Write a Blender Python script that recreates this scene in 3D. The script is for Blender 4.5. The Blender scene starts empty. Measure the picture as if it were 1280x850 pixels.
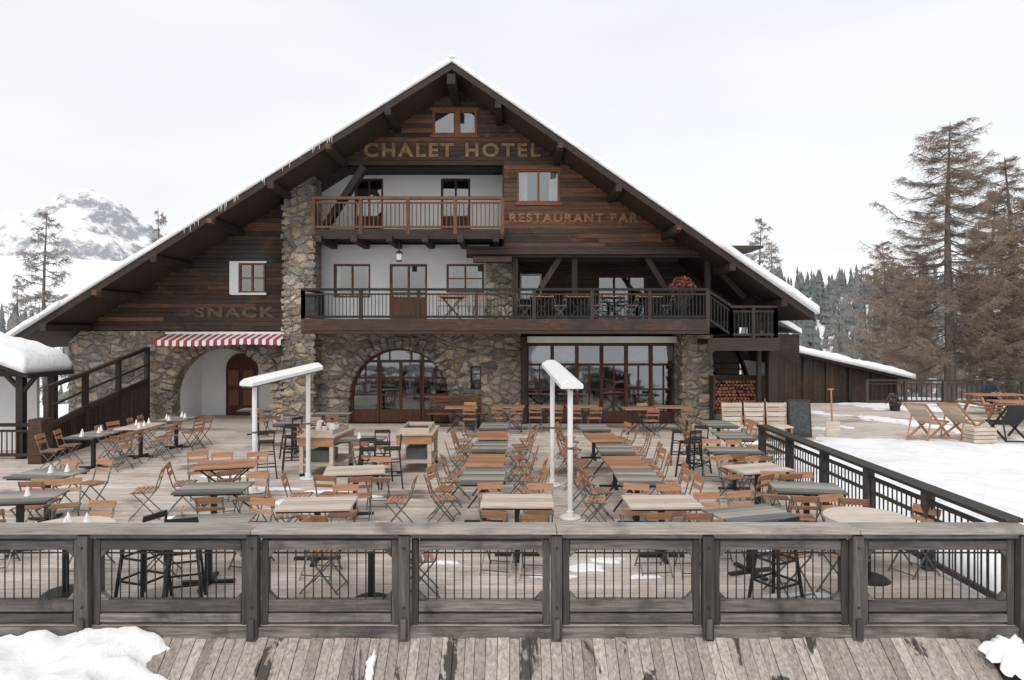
import bpy, math, random
from mathutils import Vector, Matrix, noise
random.seed(7)
R=random.random
def ru(a,b): return a+(b-a)*R()
sc=bpy.context.scene
col=sc.collection
# ---------- survey helpers: scale of the elevation at distance y (metres) ----------
F=853.0; H0=413.0; CZ=3.0
def X(u,y=22.0): return (u-640)*y/F
def Z(v,y=22.0): return CZ-(v-H0)*y/F
# ================= MATERIALS =================
def newmat(name):
    m=bpy.data.materials.new(name); m.use_nodes=True
    nt=m.node_tree; b=nt.nodes['Principled BSDF']
    return m,nt,b
def N(nt,t,**k):
    n=nt.nodes.new(t)
    for a,v in k.items(): setattr(n,a,v)
    return n
def ramp(nt,cols,pos=None,interp='LINEAR'):
    r=N(nt,'ShaderNodeValToRGB'); cr=r.color_ramp; cr.interpolation=interp
    n=len(cols)
    for i,c in enumerate(cols):
        p=pos[i] if pos else i/(n-1 if interp=='LINEAR' else n)
        if i<2:
            e=cr.elements[i]; e.position=p
        else: e=cr.elements.new(p)
        e.color=(c[0],c[1],c[2],1)
    return r
def mixc(nt,a,b,fac,mode='MIX'):
    m=N(nt,'ShaderNodeMix',data_type='RGBA',blend_type=mode)
    L=nt.links
    if isinstance(fac,(int,float)): m.inputs[0].default_value=fac
    else: L.new(fac,m.inputs[0])
    for s,i in ((a,6),(b,7)):
        if isinstance(s,tuple): m.inputs[i].default_value=(s[0],s[1],s[2],1)
        else: L.new(s,m.inputs[i])
    return m.outputs[2]
def noisen(nt,scale=(1,1,1),s=5,detail=6,rough=.6,dist=0):
    tc=N(nt,'ShaderNodeTexCoord'); mp=N(nt,'ShaderNodeMapping'); mp.inputs['Scale'].default_value=scale
    n=N(nt,'ShaderNodeTexNoise'); n.inputs['Scale'].default_value=s; n.inputs['Detail'].default_value=detail
    n.inputs['Roughness'].default_value=rough; n.inputs['Distortion'].default_value=dist
    nt.links.new(tc.outputs['Object'],mp.inputs[0]); nt.links.new(mp.outputs[0],n.inputs['Vector'])
    return n
def bump(nt,b,h,st=.3,d=.01):
    bp=N(nt,'ShaderNodeBump'); bp.inputs['Strength'].default_value=st; bp.inputs['Distance'].default_value=d
    nt.links.new(h,bp.inputs['Height']); nt.links.new(bp.outputs[0],b.inputs['Normal'])
def wood(name,cols,axis='x',rough=.75,stain=None,stain_s=.5,stain_lo=.5,stain_hi=.62,grain=.55,stsc=(1,1,1),stain2=None):
    m,nt,b=newmat(name); L=nt.links
    g=N(nt,'ShaderNodeNewGeometry'); r=ramp(nt,cols); L.new(g.outputs['Random Per Island'],r.inputs[0])
    sc_={'x':(.6,9,9),'y':(9,.6,9),'z':(9,9,.6)}[axis]
    n=noisen(nt,sc_,4,8,.65)
    gr=ramp(nt,[(grain,grain,grain),(1.3,1.3,1.3)],[.3,.7]); L.new(n.outputs[0],gr.inputs[0])
    c=mixc(nt,r.outputs[0],gr.outputs[0],1.0,'MULTIPLY')
    if stain2:
        n3=noisen(nt,(1,1,1),stain2[1],8,.7,.3)
        r3=ramp(nt,[(0,0,0),(1,1,1)],[stain2[2],stain2[3]]); L.new(n3.outputs[0],r3.inputs[0])
        c=mixc(nt,c,stain2[0],r3.outputs[0])
    if stain:
        n2=noisen(nt,stsc,stain_s,7,.62,.4)
        rr=ramp(nt,[(0,0,0),(1,1,1)],[stain_lo,stain_hi]); L.new(n2.outputs[0],rr.inputs[0])
        c=mixc(nt,c,stain,rr.outputs[0])
        rg=ramp(nt,[(rough,)*3,(rough*.55,)*3]); L.new(rr.outputs[0],rg.inputs[0]); L.new(rg.outputs[0],b.inputs['Roughness'])
    else: b.inputs['Roughness'].default_value=rough
    L.new(c,b.inputs['Base Color'])
    bump(nt,b,n.outputs[0],.5,.01)
    return m
def plain(name,c,rough=.6,metal=0,var=.15,s=8):
    m,nt,b=newmat(name); n=noisen(nt,(1,1,1),s,5,.6)
    r=ramp(nt,[tuple(k*(1-var) for k in c),tuple(min(1,k*(1+var)) for k in c)],[.3,.7]); nt.links.new(n.outputs[0],r.inputs[0])
    nt.links.new(r.outputs[0],b.inputs['Base Color']); b.inputs['Roughness'].default_value=rough; b.inputs['Metallic'].default_value=metal
    return m
def snowmat(name,c=(.86,.865,.87),dirt=None):
    m,nt,b=newmat(name); n=noisen(nt,(1,1,1),2.2,9,.62)
    n2=noisen(nt,(1,1,1),.6,6,.6)
    d=dirt or (.76,.765,.78)
    r=ramp(nt,[d,c],[.36,.55]); nt.links.new(n2.outputs[0],r.inputs[0])
    nt.links.new(r.outputs[0],b.inputs['Base Color']); b.inputs['Roughness'].default_value=.65
    bump(nt,b,n.outputs[0],.8,.08); return m
def stonemat():
    m,nt,b=newmat('rubble_stone'); L=nt.links
    tc=N(nt,'ShaderNodeTexCoord'); mp=N(nt,'ShaderNodeMapping'); mp.inputs['Scale'].default_value=(2.6,2.6,4.3)
    nz=N(nt,'ShaderNodeTexNoise'); nz.inputs['Scale'].default_value=2.2; nz.inputs['Detail'].default_value=4
    L.new(tc.outputs['Object'],mp.inputs[0])
    L.new(tc.outputs['Object'],nz.inputs['Vector'])
    va=N(nt,'ShaderNodeVectorMath',operation='MULTIPLY_ADD'); va.inputs[1].default_value=(1.5,1.5,1.5)
    L.new(nz.outputs['Color'],va.inputs[0]); L.new(mp.outputs[0],va.inputs[2])
    v1=N(nt,'ShaderNodeTexVoronoi'); v1.inputs['Scale'].default_value=1.0; L.new(va.outputs[0],v1.inputs['Vector'])
    v2=N(nt,'ShaderNodeTexVoronoi',feature='DISTANCE_TO_EDGE'); v2.inputs['Scale'].default_value=1.0; L.new(va.outputs[0],v2.inputs['Vector'])
    sp=N(nt,'ShaderNodeSeparateColor'); L.new(v1.outputs['Color'],sp.inputs[0])
    r=ramp(nt,[(.13,.115,.10),(.36,.29,.21),(.25,.23,.21),(.50,.42,.32),(.17,.145,.12),(.44,.415,.38),(.33,.235,.155)]); L.new(sp.outputs[0],r.inputs[0])
    n=noisen(nt,(1,1,1),9,8,.7); gr=ramp(nt,[(.42,.42,.42),(1.4,1.4,1.4)],[.3,.7]); L.new(n.outputs[0],gr.inputs[0])
    c=mixc(nt,r.outputs[0],gr.outputs[0],1.0,'MULTIPLY')
    mo=ramp(nt,[(0,0,0),(1,1,1)],[.01,.085]); L.new(v2.outputs['Distance'],mo.inputs[0])
    c=mixc(nt,(.24,.215,.19),c,mo.outputs[0]); 
    n9=noisen(nt,(1,1,1),.55,5,.6); r9=ramp(nt,[(.66,.66,.66),(1.2,1.18,1.15)],[.35,.65]); L.new(n9.outputs[0],r9.inputs[0])
    c=mixc(nt,c,r9.outputs[0],1.0,'MULTIPLY')
    L.new(c,b.inputs['Base Color'])
    b.inputs['Roughness'].default_value=.9
    hr=ramp(nt,[(0,0,0),(1,1,1)],[.0,.16]); L.new(v2.outputs['Distance'],hr.inputs[0])
    hh=mixc(nt,hr.outputs[0],n.outputs[0],.3); bump(nt,b,hh,1.0,.08)
    return m
def glassmat():
    m=bpy.data.materials.new('window_glass'); m.use_nodes=True; nt=m.node_tree; nt.nodes.clear()
    o=N(nt,'ShaderNodeOutputMaterial'); t=N(nt,'ShaderNodeBsdfTransparent'); t.inputs[0].default_value=(.7,.73,.75,1)
    g=N(nt,'ShaderNodeBsdfGlossy'); g.inputs['Roughness'].default_value=.04; g.inputs[0].default_value=(.87,.92,.96,1)
    n=noisen(nt,(1,1,1),.9,2,.5); bp=N(nt,'ShaderNodeBump'); bp.inputs['Strength'].default_value=.14; bp.inputs['Distance'].default_value=.05
    nt.links.new(n.outputs[0],bp.inputs['Height']); nt.links.new(bp.outputs[0],g.inputs['Normal'])
    mx=N(nt,'ShaderNodeMixShader'); mx.inputs[0].default_value=.22
    nt.links.new(t.outputs[0],mx.inputs[1]); nt.links.new(g.outputs[0],mx.inputs[2]); nt.links.new(mx.outputs[0],o.inputs[0]); return m
M={}
M['gable']=wood('dark_larch_boards',[(.018,.011,.008),(.066,.034,.019),(.034,.019,.012),(.10,.052,.028),(.024,.014,.010),(.08,.043,.024),(.045,.025,.016)],'x',grain=.22,stain=(.017,.011,.009),stain_s=.8,stain_lo=.47,stain_hi=.68,stain2=((.15,.08,.043),1.7,.55,.73))
M['gable_warm']=wood('warm_larch_boards',[(.085,.036,.018),(.20,.085,.038),(.12,.05,.024),(.25,.112,.052),(.06,.028,.016),(.17,.075,.036)],'x',grain=.27,stain=(.035,.019,.012),stain_s=.9,stain_lo=.48,stain_hi=.70,stain2=((.30,.145,.07),1.9,.57,.74))
M['beam']=wood('dark_beam_timber',[(.017,.012,.009),(.03,.019,.014),(.05,.03,.02)],'x',grain=.4)
M['beamv']=wood('dark_post_timber',[(.02,.014,.011),(.04,.026,.019),(.055,.036,.025)],'z',grain=.4)
M['soffit']=wood('soffit_boards',[(.024,.016,.011),(.045,.027,.018),(.062,.037,.023)],'y')
M['frame']=wood('window_frame_timber',[(.15,.06,.03),(.22,.09,.043),(.18,.073,.035)],'z')
M['framed']=wood('storefront_timber',[(.075,.028,.018),(.115,.044,.027)],'z')
M['brail']=wood('upper_rail_timber',[(.095,.046,.024),(.16,.075,.038),(.065,.034,.02)],'z',grain=.4)
M['deck']=wood('deck_boards',[(.50,.435,.38),(.58,.515,.455),(.43,.37,.32),(.64,.575,.515),(.54,.47,.415)],'x',rough=.7,stain=(.17,.13,.11),stain_s=.42,stain_lo=.57,stain_hi=.66,grain=.62,stsc=(.6,1.3,1),stain2=((.36,.305,.265),1.1,.52,.70))
M['apron']=wood('apron_boards',[(.27,.235,.205),(.41,.36,.325),(.33,.29,.255),(.48,.43,.385),(.22,.185,.165)],'y',rough=.8,stain=(.045,.036,.03),stain_s=1.7,stain_lo=.585,stain_hi=.61,grain=.45,stsc=(1.6,.7,.7))
M['grey']=wood('weathered_rail_timber',[(.095,.082,.074),(.17,.148,.135),(.235,.208,.19),(.065,.055,.05)],'x',grain=.28,stain=(.034,.028,.025),stain_s=2.0,stain_lo=.47,stain_hi=.68)
M['greyv']=wood('weathered_post_timber',[(.042,.036,.032),(.08,.069,.062),(.12,.104,.094)],'z',grain=.35)
M['cap']=wood('weathered_cap_timber',[(.27,.24,.22),(.37,.335,.305),(.31,.275,.25)],'x',grain=.45,stain=(.14,.12,.105),stain_s=1.5,stain_lo=.5,stain_hi=.7)
M['darkrail']=wood('dark_railing_timber',[(.03,.025,.022),(.055,.046,.04),(.08,.068,.06)],'y',grain=.5)
M['metal']=plain('dark_baluster_metal',(.03,.028,.026),.5,.3)
M['chairmetal']=plain('chair_frame_metal',(.15,.16,.155),.4,.4)
M['orange']=wood('oiled_slats',[(.36,.18,.092),(.45,.245,.14),(.30,.155,.085),(.50,.30,.185),(.42,.195,.09)],'x',rough=.5,grain=.6)
M['toplight']=wood('table_top_light',[(.47,.40,.325),(.56,.485,.41),(.41,.345,.28)],'x',rough=.6,grain=.7)
M['topdark']=wood('table_top_dark',[(.10,.105,.10),(.25,.245,.23),(.055,.055,.05),(.38,.35,.30)],'x',rough=.5,grain=.7)
M['toporange']=wood('table_top_oiled',[(.34,.17,.09),(.43,.23,.125),(.28,.135,.072)],'x',rough=.5,grain=.6)
M['stone']=stonemat()
M['snow']=snowmat('snow'); M['snowfar']=snowmat('trodden_snow',(.85,.855,.865),(.72,.725,.74))
M['plaster']=plain('white_plaster',(.78,.78,.77),.85,0,.05,1.3)
M['white']=plain('white_paint',(.78,.78,.775),.45,0,.04,5)
M['glass']=glassmat()
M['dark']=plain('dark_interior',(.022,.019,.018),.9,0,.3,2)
M['curtain']=plain('net_curtain',(.50,.50,.49),.9,0,.12,14)
M['red']=plain('awning_red',(.30,.04,.055),.7,0,.1); M['awhite']=plain('awning_white',(.72,.70,.68),.7,0,.05)
M['gold']=plain('faded_gold_letter',(.20,.125,.06),.7,0,.5,6)
M['gold2']=plain('faded_orange_letter',(.21,.10,.048),.7,0,.6,8)
M['gold3']=plain('very_faded_letter',(.10,.062,.036),.7,0,.6,7)
M['ice']=plain('icicle_ice',(.75,.79,.82),.2)
M['board']=plain('chalk_board',(.04,.045,.048),.7,0,.5,14)
M['sling']=plain('beige_canvas',(.58,.5,.40),.85)
M['black']=plain('black_fabric',(.02,.02,.023),.7)
M['skin']=plain('skin',(.5,.3,.22),.5,0,.05)
M['rust']=plain('dead_leaves',(.19,.075,.04),.9,0,.5,20)
M['bark']=plain('larch_bark',(.12,.10,.088),.95,0,.35,6)
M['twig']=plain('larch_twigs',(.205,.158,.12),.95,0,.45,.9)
M['twigfar']=plain('hazy_larch_twigs',(.30,.275,.255),.95,0,.3,2)  # far larches: base colour lightened to stand in for distance haze
M['fir']=plain('hazy_conifer_foliage',(.15,.168,.175),.95,0,.45,.3)  # aerial haze is painted into this pale foliage colour
M['rockdark']=plain('wet_soil',(.06,.05,.045),.9,0,.5,6)
M['metalroof']=plain('roof_sheet',(.07,.07,.07),.6,.2)
# ================= MESH BUILDER =================
class MB:
    def __init__(s): s.v=[];s.f=[];s.m=[];s.mats=[]
    def mi(s,k):
        if k not in s.mats: s.mats.append(k)
        return s.mats.index(k)
    def add(s,vs,fs,k):
        o=len(s.v); s.v+= [tuple(p) for p in vs]; i=s.mi(k)
        for f in fs: s.f.append(tuple(o+a for a in f)); s.m.append(i)
    def box(s,x0,x1,y0,y1,z0,z1,k):
        s.add([(x0,y0,z0),(x1,y0,z0),(x1,y1,z0),(x0,y1,z0),(x0,y0,z1),(x1,y0,z1),(x1,y1,z1),(x0,y1,z1)],
              [(0,3,2,1),(4,5,6,7),(0,1,5,4),(1,2,6,5),(2,3,7,6),(3,0,4,7)],k)
    def bar(s,p,q,w,k,h=None):
        p=Vector(p);q=Vector(q);d=(q-p)
        if d.length<1e-6:return
        d.normalize(); up=Vector((0,0,1)) if abs(d.z)<.95 else Vector((0,1,0))
        a=d.cross(up).normalized(); b=a.cross(d).normalized(); h=h or w
        a*=w/2;b*=h/2
        vs=[p-a-b,p+a-b,p+a+b,p-a+b,q-a-b,q+a-b,q+a+b,q-a+b]
        s.add(vs,[(0,1,2,3),(7,6,5,4),(0,4,5,1),(1,5,6,2),(2,6,7,3),(3,7,4,0)],k)
    def prism(s,poly,y0,y1,k):
        n=len(poly); vs=[(x,y0,z) for x,z in poly]+[(x,y1,z) for x,z in poly]
        fs=[tuple(range(n)),tuple(range(2*n-1,n-1,-1))]+[(i,(i+1)%n+0,(i+1)%n+n,i+n) for i in range(n)]
        s.add(vs,fs,k)
    def cyl(s,c,r,z0,z1,k,n=14,r2=None):
        r2=r if r2 is None else r2
        vs=[(c[0]+r*math.cos(2*math.pi*i/n),c[1]+r*math.sin(2*math.pi*i/n),z0) for i in range(n)]
        vs+=[(c[0]+r2*math.cos(2*math.pi*i/n),c[1]+r2*math.sin(2*math.pi*i/n),z1) for i in range(n)]
        s.add(vs,[tuple(range(n-1,-1,-1)),tuple(range(n,2*n))]+[(i,(i+1)%n,(i+1)%n+n,i+n) for i in range(n)],k)
    def mesh(s,name):
        me=bpy.data.meshes.new(name); me.from_pydata(s.v,[],s.f)
        for k in s.mats: me.materials.append(M[k])
        me.polygons.foreach_set('material_index',s.m); me.update(); return me
    def obj(s,name,parent=None,bevel=0,smooth=False,fix=True):
        me=s.mesh(name)
        if fix:
            import bmesh
            bm=bmesh.new(); bm.from_mesh(me); bmesh.ops.recalc_face_normals(bm,faces=bm.faces); bm.to_mesh(me); bm.free()
        o=bpy.data.objects.new(name,me); col.objects.link(o)
        if parent: o.parent=parent
        if smooth: me.polygons.foreach_set('use_smooth',[True]*len(me.polygons))
        if bevel:
            b=o.modifiers.new('b','BEVEL'); b.width=bevel; b.segments=1; b.limit_method='ANGLE'
        return o
def inst(me,name,x,y,z=0,rot=0,s=1):
    o=bpy.data.objects.new(name,me); o.location=(x,y,z); o.rotation_euler=(0,0,rot); o.scale=(s,s,s) if not isinstance(s,tuple) else s
    col.objects.link(o); return o
def empty(name):
    e=bpy.data.objects.new(name,None); col.objects.link(e); return e
def fn(x,y,z=0,s=1): return noise.noise(Vector((x*s,y*s,z*s)))
def snow_slab(mb,p0,p1,y0,y1,th,n=60,m=24,edge=.25,k='snow',seed=0,amp=.25,emin=.62):
    """snow blanket on a sloped plane p0->p1 (x,z)"""
    L=math.hypot(p1[0]-p0[0],p1[1]-p0[1]); vs=[];fs=[]
    for i in range(n+1):
        t=i/n; 
        for j in range(m+1):
            q=j/m
            x=p0[0]+(p1[0]-p0[0])*t; z=p0[1]+(p1[1]-p0[1])*t; y=y0+(y1-y0)*q
            de=min(t*L,(1-t)*L,q*(y1-y0),(1-q)*(y1-y0))
            f=min(1,de/edge); f=math.sqrt(max(0,1-(1-f)**2)); f=emin+(1-emin)*f
            h=th*(1+amp*fn(x+seed,y,0,.9)+amp*.6*fn(x+seed,y,3,3))*f
            ov=.05*fn(x*2+seed,y*2,9)
            vs.append((x,y+(ov if j in(0,) else 0),z+h))
    o=len(vs)
    for i in range(n+1):
        for j in range(m+1):
            t=i/n;q=j/m
            vs.append((p0[0]+(p1[0]-p0[0])*t,y0+(y1-y0)*q,p0[1]+(p1[1]-p0[1])*t))
    W=m+1
    for i in range(n):
        for j in range(m):
            a=i*W+j; fs.append((a,a+W,a+W+1,a+1)); fs.append((o+a,o+a+1,o+a+W+1,o+a+W))
    for j in range(m):
        fs.append((j,j+1,o+j+1,o+j)); a=n*W+j; fs.append((a+1,a,o+a,o+a+1))
    for i in range(n):
        a=i*W; fs.append((a+W,a,o+a,o+a+W)); a=i*W+m; fs.append((a,a+W,o+a+W,o+a))
    mb.add(vs,fs,k)
def snow_patch(name,cx,cy,rx,ry,h=.04,z=0.006,slope=0,k='snow',seed=0,pa=None):
    mb=MB(); n=60; rings=6; vs=[(cx,cy,z+h)];fs=[]
    for r in range(1,rings+1):
        for i in range(n):
            a=2*math.pi*i/n; rr=1+.75*fn(math.cos(a)*1.5+seed,math.sin(a)*1.5,seed)+.4*fn(math.cos(a)*5+seed,math.sin(a)*5,2)+.2*fn(math.cos(a)*12+seed,math.sin(a)*12,2)
            t=r/rings; x=cx+math.cos(a)*rx*rr*t; y=cy+math.sin(a)*ry*rr*t
            hh=h*math.sqrt(max(0,1-t**3))*(1+.3*fn(x*3,y*3))
            if r==rings: hh=-.004
            vs.append((x,y,z+hh+slope*(y-cy)))
    for i in range(n): fs.append((0,1+i,1+(i+1)%n))
    for r in range(rings-1):
        for i in range(n):
            a=1+r*n+i;b=1+r*n+(i+1)%n; fs.append((a,a+n,b+n,b))
    mb.add(vs,fs,k); return mb.obj(name,pa,smooth=True)
# ================= CHALET =================
CH=empty('chalet_hotel')
PX,PZ=-1.76,10.86; LX,LZ=-14.8,2.68; RX,RZ=8.80,3.53
def roofZ(x):
    return PZ-(PX-x)*(PZ-LZ)/(PX-LX) if x<PX else PZ-(x-PX)*(PZ-RZ)/(RX-PX)
TH=.22
def und(x): return roofZ(x)-TH
def xl(z): z=z+TH-.1; return LX+(z-LZ)*(PX-LX)/(PZ-LZ)
def xr(z): z=z+TH-.1; return PX+(PZ-z)*(RX-PX)/(PZ-RZ)
mb=MB()
mb.prism([(PX,PZ),(PX,PZ-TH),(LX,LZ-TH),(LX,LZ)],20.05,36,'soffit')
mb.prism([(PX+.001,PZ),(RX,RZ),(RX,RZ-TH),(PX+.001,PZ-TH)],20.05,36,'soffit')
mb.obj('roof_deck',CH)
mb=MB()
for (ax,az,bx,bz) in((PX,PZ,LX-.05,LZ-.03),(PX,PZ,RX+.05,RZ-.03)):
    mb.prism([(ax,az+.02),(bx,bz+.02),(bx,bz-.22),(ax,az-.22)],19.97,20.05,'beam')
mb.obj('barge_boards',CH)
mb=MB()
for x in [-13.6,-12,-10.4,-8.7,-7.0,-5.3,-3.6,-.4,1.4,3.1,4.8,6.4,7.9]:
    z=und(x)-.14
    mb.box(x-.09,x+.09,19.78,21.98,z-.10,z+.10,'beam')
    if x in(-12,-8.7,-5.3,1.4,4.8): mb.box(x-.07,x+.07,19.60,19.78,z-.06,z+.08,'gable_warm')
mb.box(PX-.12,PX+.12,19.7,22,PZ-.75,PZ-.45,'beam')
mb.bar((X(455,20.6),20.7,Z(208,20.6)),(X(402,20.9),21.2,Z(284,20.9)),.2,'beamv',.22)
mb.bar((X(520,20.6),21.3,Z(100,20.6)),(X(470,20.6),21.3,Z(138,20.6)),.12,'beam')
mb.bar((X(610,20.6),21.3,Z(100,20.6)),(X(665,20.6),21.3,Z(142,20.6)),.12,'beam')
mb.bar((X(440,20.9),21.2,Z(170,20.9)),(X(386,20.9),21.2,Z(208,20.9)),.14,'beam')
for (u0,v0,u1,v1) in((808,322,832,362),(882,322,930,372),(906,332,962,384),(700,322,676,360)):
    mb.bar((X(u0,21.6),21.6,Z(v0,21.6)),(X(u1,21.6),21.6,Z(v1,21.6)),.16,'beamv',.18)
mb.obj('roof_timbers',CH,bevel=.01)
mb=MB()
snow_slab(mb,(PX-.0,PZ),(LX-.12,LZ-.06),19.93,36.1,.20,110,26,.3,seed=3,amp=.3,emin=.8)
snow_slab(mb,(PX+.0,PZ),(RX+.12,RZ-.06),19.93,36.1,.20,100,26,.3,seed=8,amp=.3,emin=.8)
snow_slab(mb,(X(900,20),roofZ(X(900,20))+.02),(RX+.16,RZ-.05),19.85,36.1,.36,30,26,.35,seed=18,amp=.25)
snow_slab(mb,(LX+1.6,LZ+1.02),(LX-.16,LZ-.05),19.87,36.1,.28,26,26,.35,seed=28,amp=.25)
mb.cyl((PX,20.05),.16,PZ+.1,PZ+.24,'snow',10,.05)
mb.obj('roof_snow',CH,smooth=True)
mb=MB()
for i in range(26):
    t=.25+.4*R(); x=PX+(LX-PX)*t; z=roofZ(x)
    l=ru(.05,.18)
    mb.cyl((x,19.96+ru(-.03,.02)),.003,z-.02-l,z+.03,'ice',5,.014)
mb.obj('icicles',CH)
mb=MB(); mb.box(.62,.86,22.4,22.7,8.9,9.95,'metalroof'); mb.box(.56,.92,22.33,22.76,9.95,10.02,'metalroof'); mb.obj('chimney_flue',CH)
# ---- plank walls
def subtract(a,b,holes):
    iv=[(a,b)]
    for h0,h1 in holes:
        nv=[]
        for p,q in iv:
            if h1<=p or h0>=q: nv.append((p,q)); continue
            if h0>p: nv.append((p,h0))
            if h1<q: nv.append((h1,q))
        iv=nv
    return iv
def planks(mb,z0,z1,h,lim,holes,y,k,t=.05,ln=(1.8,4.5)):
    z=z0
    while z<z1-.01:
        zt=min(z+h,z1); zm=(z+zt)/2
        a,b=lim(zt)
        if b-a>.05:
            for p,q in subtract(a,b,[(h_[0],h_[1]) for h_ in holes if h_[2]<zm<h_[3]]):
                x=p
                while x<q-.001:
                    x2=min(q,x+ru(*ln)); 
                    if q-x2<.5: x2=q
                    dy=ru(0,.022)
                    mb.box(x+.002,x2-.002,y-dy,y+t,z+.004,zt-.005,k(x,z) if callable(k) else k)
                    x=x2
        z+=h
fr=MB(); gl=MB(); cu=MB(); dk=MB()
def window(x0,x1,z0,z1,y,nx=2,nz=1,w=.06,k='frame',curt=True,depth=.35,dep=.07,backing=True,rail=None):
    fr.box(x0,x0+w,y-.03,y+dep,z0,z1,k); fr.box(x1-w,x1,y-.03,y+dep,z0,z1,k)
    fr.box(x0+w,x1-w,y-.028,y+dep,z1-w,z1,k); fr.box(x0+w,x1-w,y-.028,y+dep,z0,z0+w,k)
    pw=(x1-x0-2*w)/nx; ph=(z1-z0-2*w)/nz
    for i in range(1,nx): fr.box(x0+w+pw*i-w*.45,x0+w+pw*i+w*.45,y-.022,y+dep-.01,z0+w,z1-w,k)
    for i in range(1,nz): fr.box(x0+w,x1-w,y-.018,y+dep-.02,z0+w+ph*i-.016,z0+w+ph*i+.016,k)
    if rail: fr.box(x0+w,x1-w,y-.017,y+dep-.02,z0+w,rail,k)
    gl.add([(x0+w*.5,y+.03,z0+w*.5),(x1-w*.5,y+.03,z0+w*.5),(x1-w*.5,y+.03,z1-w*.5),(x0+w*.5,y+.03,z1-w*.5)],[(0,1,2,3)],'glass')
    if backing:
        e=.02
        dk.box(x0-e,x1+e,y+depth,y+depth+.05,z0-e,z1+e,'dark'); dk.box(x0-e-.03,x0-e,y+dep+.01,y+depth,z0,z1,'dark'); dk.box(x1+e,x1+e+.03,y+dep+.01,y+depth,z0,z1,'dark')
    if curt:
        cw=.36 if curt is True else curt
        for side in (0,1):
            n=7; c0=x0+w if side==0 else x1-w-(x1-x0)*cw; c1=c0+(x1-x0)*cw
            for i in range(n):
                a=c0+(c1-c0)*i/n; b=c0+(c1-c0)*(i+1)/n
                yy=y+.12+(.03 if i%2 else 0); yb=y+.12+(0 if i%2 else .03)
                cu.add([(a,yy,z0+w),(b,yb,z0+w),(b,yb,z1-w),(a,yy,z1-w)],[(0,1,2,3)],'curtain')
YG=21.6
gw=(X(541,YG),X(596,YG),Z(169,YG),Z(138,YG)); rw=(X(646,YG),X(700,YG),Z(254,YG),Z(212,YG))
wallb=MB()
zsplit=Z(206,YG)
def limU(z): return xl(z),xr(z)
def kU(x,z): return 'gable_warm' if R()<.14 else 'gable'
planks(wallb,zsplit,PZ-TH,.145,limU,[gw],YG,kU)
zbot=Z(309,YG)
def limR(z): return X(630,YG),xr(z)
def kR(x,z): return 'gable_warm' if (x<4.2 and R()<.8 and z>6.1) or R()<.2 else 'gable'
planks(wallb,zbot,zsplit,.145,limR,[rw],YG,kR)
lw=(X(299),X(332),Z(366),Z(329))
planks(wallb,3.0,8.4,.145,lambda z:(xl(z),X(356)),[(X(299)-.02,X(332)+.02,lw[2],lw[3])],22.0,lambda x,z:'gable' if R()<.92 else 'gable_warm')
# thin cover battens
for zz in (zsplit,): wallb.box(xl(zz)+.1,X(630,YG),YG-.05,YG-.024,zz-.02,zz+.12,'beam')
wallb.obj('board_cladding',CH)
window(gw[0],gw[1],gw[2],gw[3],YG,2,1,.07,curt=False); fr.box(PX-.05,PX+.12,YG-.05,YG+.05,gw[2],gw[3],'frame')
fr.box(gw[0]-.08,gw[1]+.08,YG-.06,YG-.0,gw[2]-.08,gw[2]-.002,'frame'); fr.box(gw[0]-.08,gw[1]+.08,YG-.06,YG,gw[3]+.002,gw[3]+.07,'frame')
window(rw[0],rw[1],rw[2],rw[3],YG,2,1,.07,curt=.2)
fr.box(rw[0]-.06,rw[1]+.06,YG-.06,YG,rw[2]-.07,rw[2]-.002,'frame'); fr.box(rw[0]-.06,rw[1]+.06,YG-.06,YG,rw[3]+.002,rw[3]+.06,'frame')
window(lw[0],lw[1],lw[2],lw[3],22.0,2,2,.055,curt=False)
fr.box(X(288),X(299),21.93,22.02,Z(368),Z(327),'white'); fr.box(X(288),X(334),21.94,22.02,lw[3]+.003,lw[3]+.06,'white'); fr.box(X(290),X(334),21.9,22.02,lw[2]-.07,lw[2]-.003,'white')
body=MB()
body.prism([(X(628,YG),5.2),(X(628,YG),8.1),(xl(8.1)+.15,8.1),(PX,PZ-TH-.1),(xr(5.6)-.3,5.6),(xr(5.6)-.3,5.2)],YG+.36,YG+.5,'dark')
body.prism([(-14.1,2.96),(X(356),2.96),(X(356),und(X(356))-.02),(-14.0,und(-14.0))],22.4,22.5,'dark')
body.box(-14.25,-14.05,22.55,35,-.4,und(-14.2)-.01,'gable'); body.box(8.0,8.2,24.6,35,-.4,und(8.2)-.01,'gable')
body.prism([(-14.2,-.4),(8.1,-.4),(8.1,und(8.1)),(PX,PZ-TH),(-14.2,und(-14.2))],35,35.2,'gable')
body.box(X(388),X(628,YG),21.62,24.0,8.28,8.36,'soffit')
body.box(X(628,YG)-.0,X(628,YG)+.08,21.66,23.6,5.3,8.25,'gable')
body.obj('inner_walls',CH)
pl=MB()
YW=23.2
def wall_holes(mb,x0,x1,z0,z1,y,t,holes,k):
    xs=sorted(set([x0,x1]+[h[0] for h in holes]+[h[1] for h in holes]))
    for a,b in zip(xs[:-1],xs[1:]):
        hs=sorted([(h[2],h[3]) for h in holes if h[0]<=a+1e-6 and h[1]>=b-1e-6])
        z=z0
        for p,q in hs:
            if p>z: mb.box(a,b,y,y+t,z,p,k)
            z=q
        if z<z1: mb.box(a,b,y,y+t,z,z1,k)
d1=(X(443,YW),X(479,YW),6.05,Z(223,YW)); d2=(X(551,YW),X(588,YW),6.05,Z(223,YW))
wall_holes(pl,X(392,YW)-.4,X(632,YW),5.95,8.3,YW,.18,[d1,d2],'plaster')
for d in(d1,d2): window(d[0]+.005,d[1]-.005,d[2],d[3],YW+.07,2,1,.07,k='framed',curt=False,rail=6.9)
YF=22.6
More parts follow.
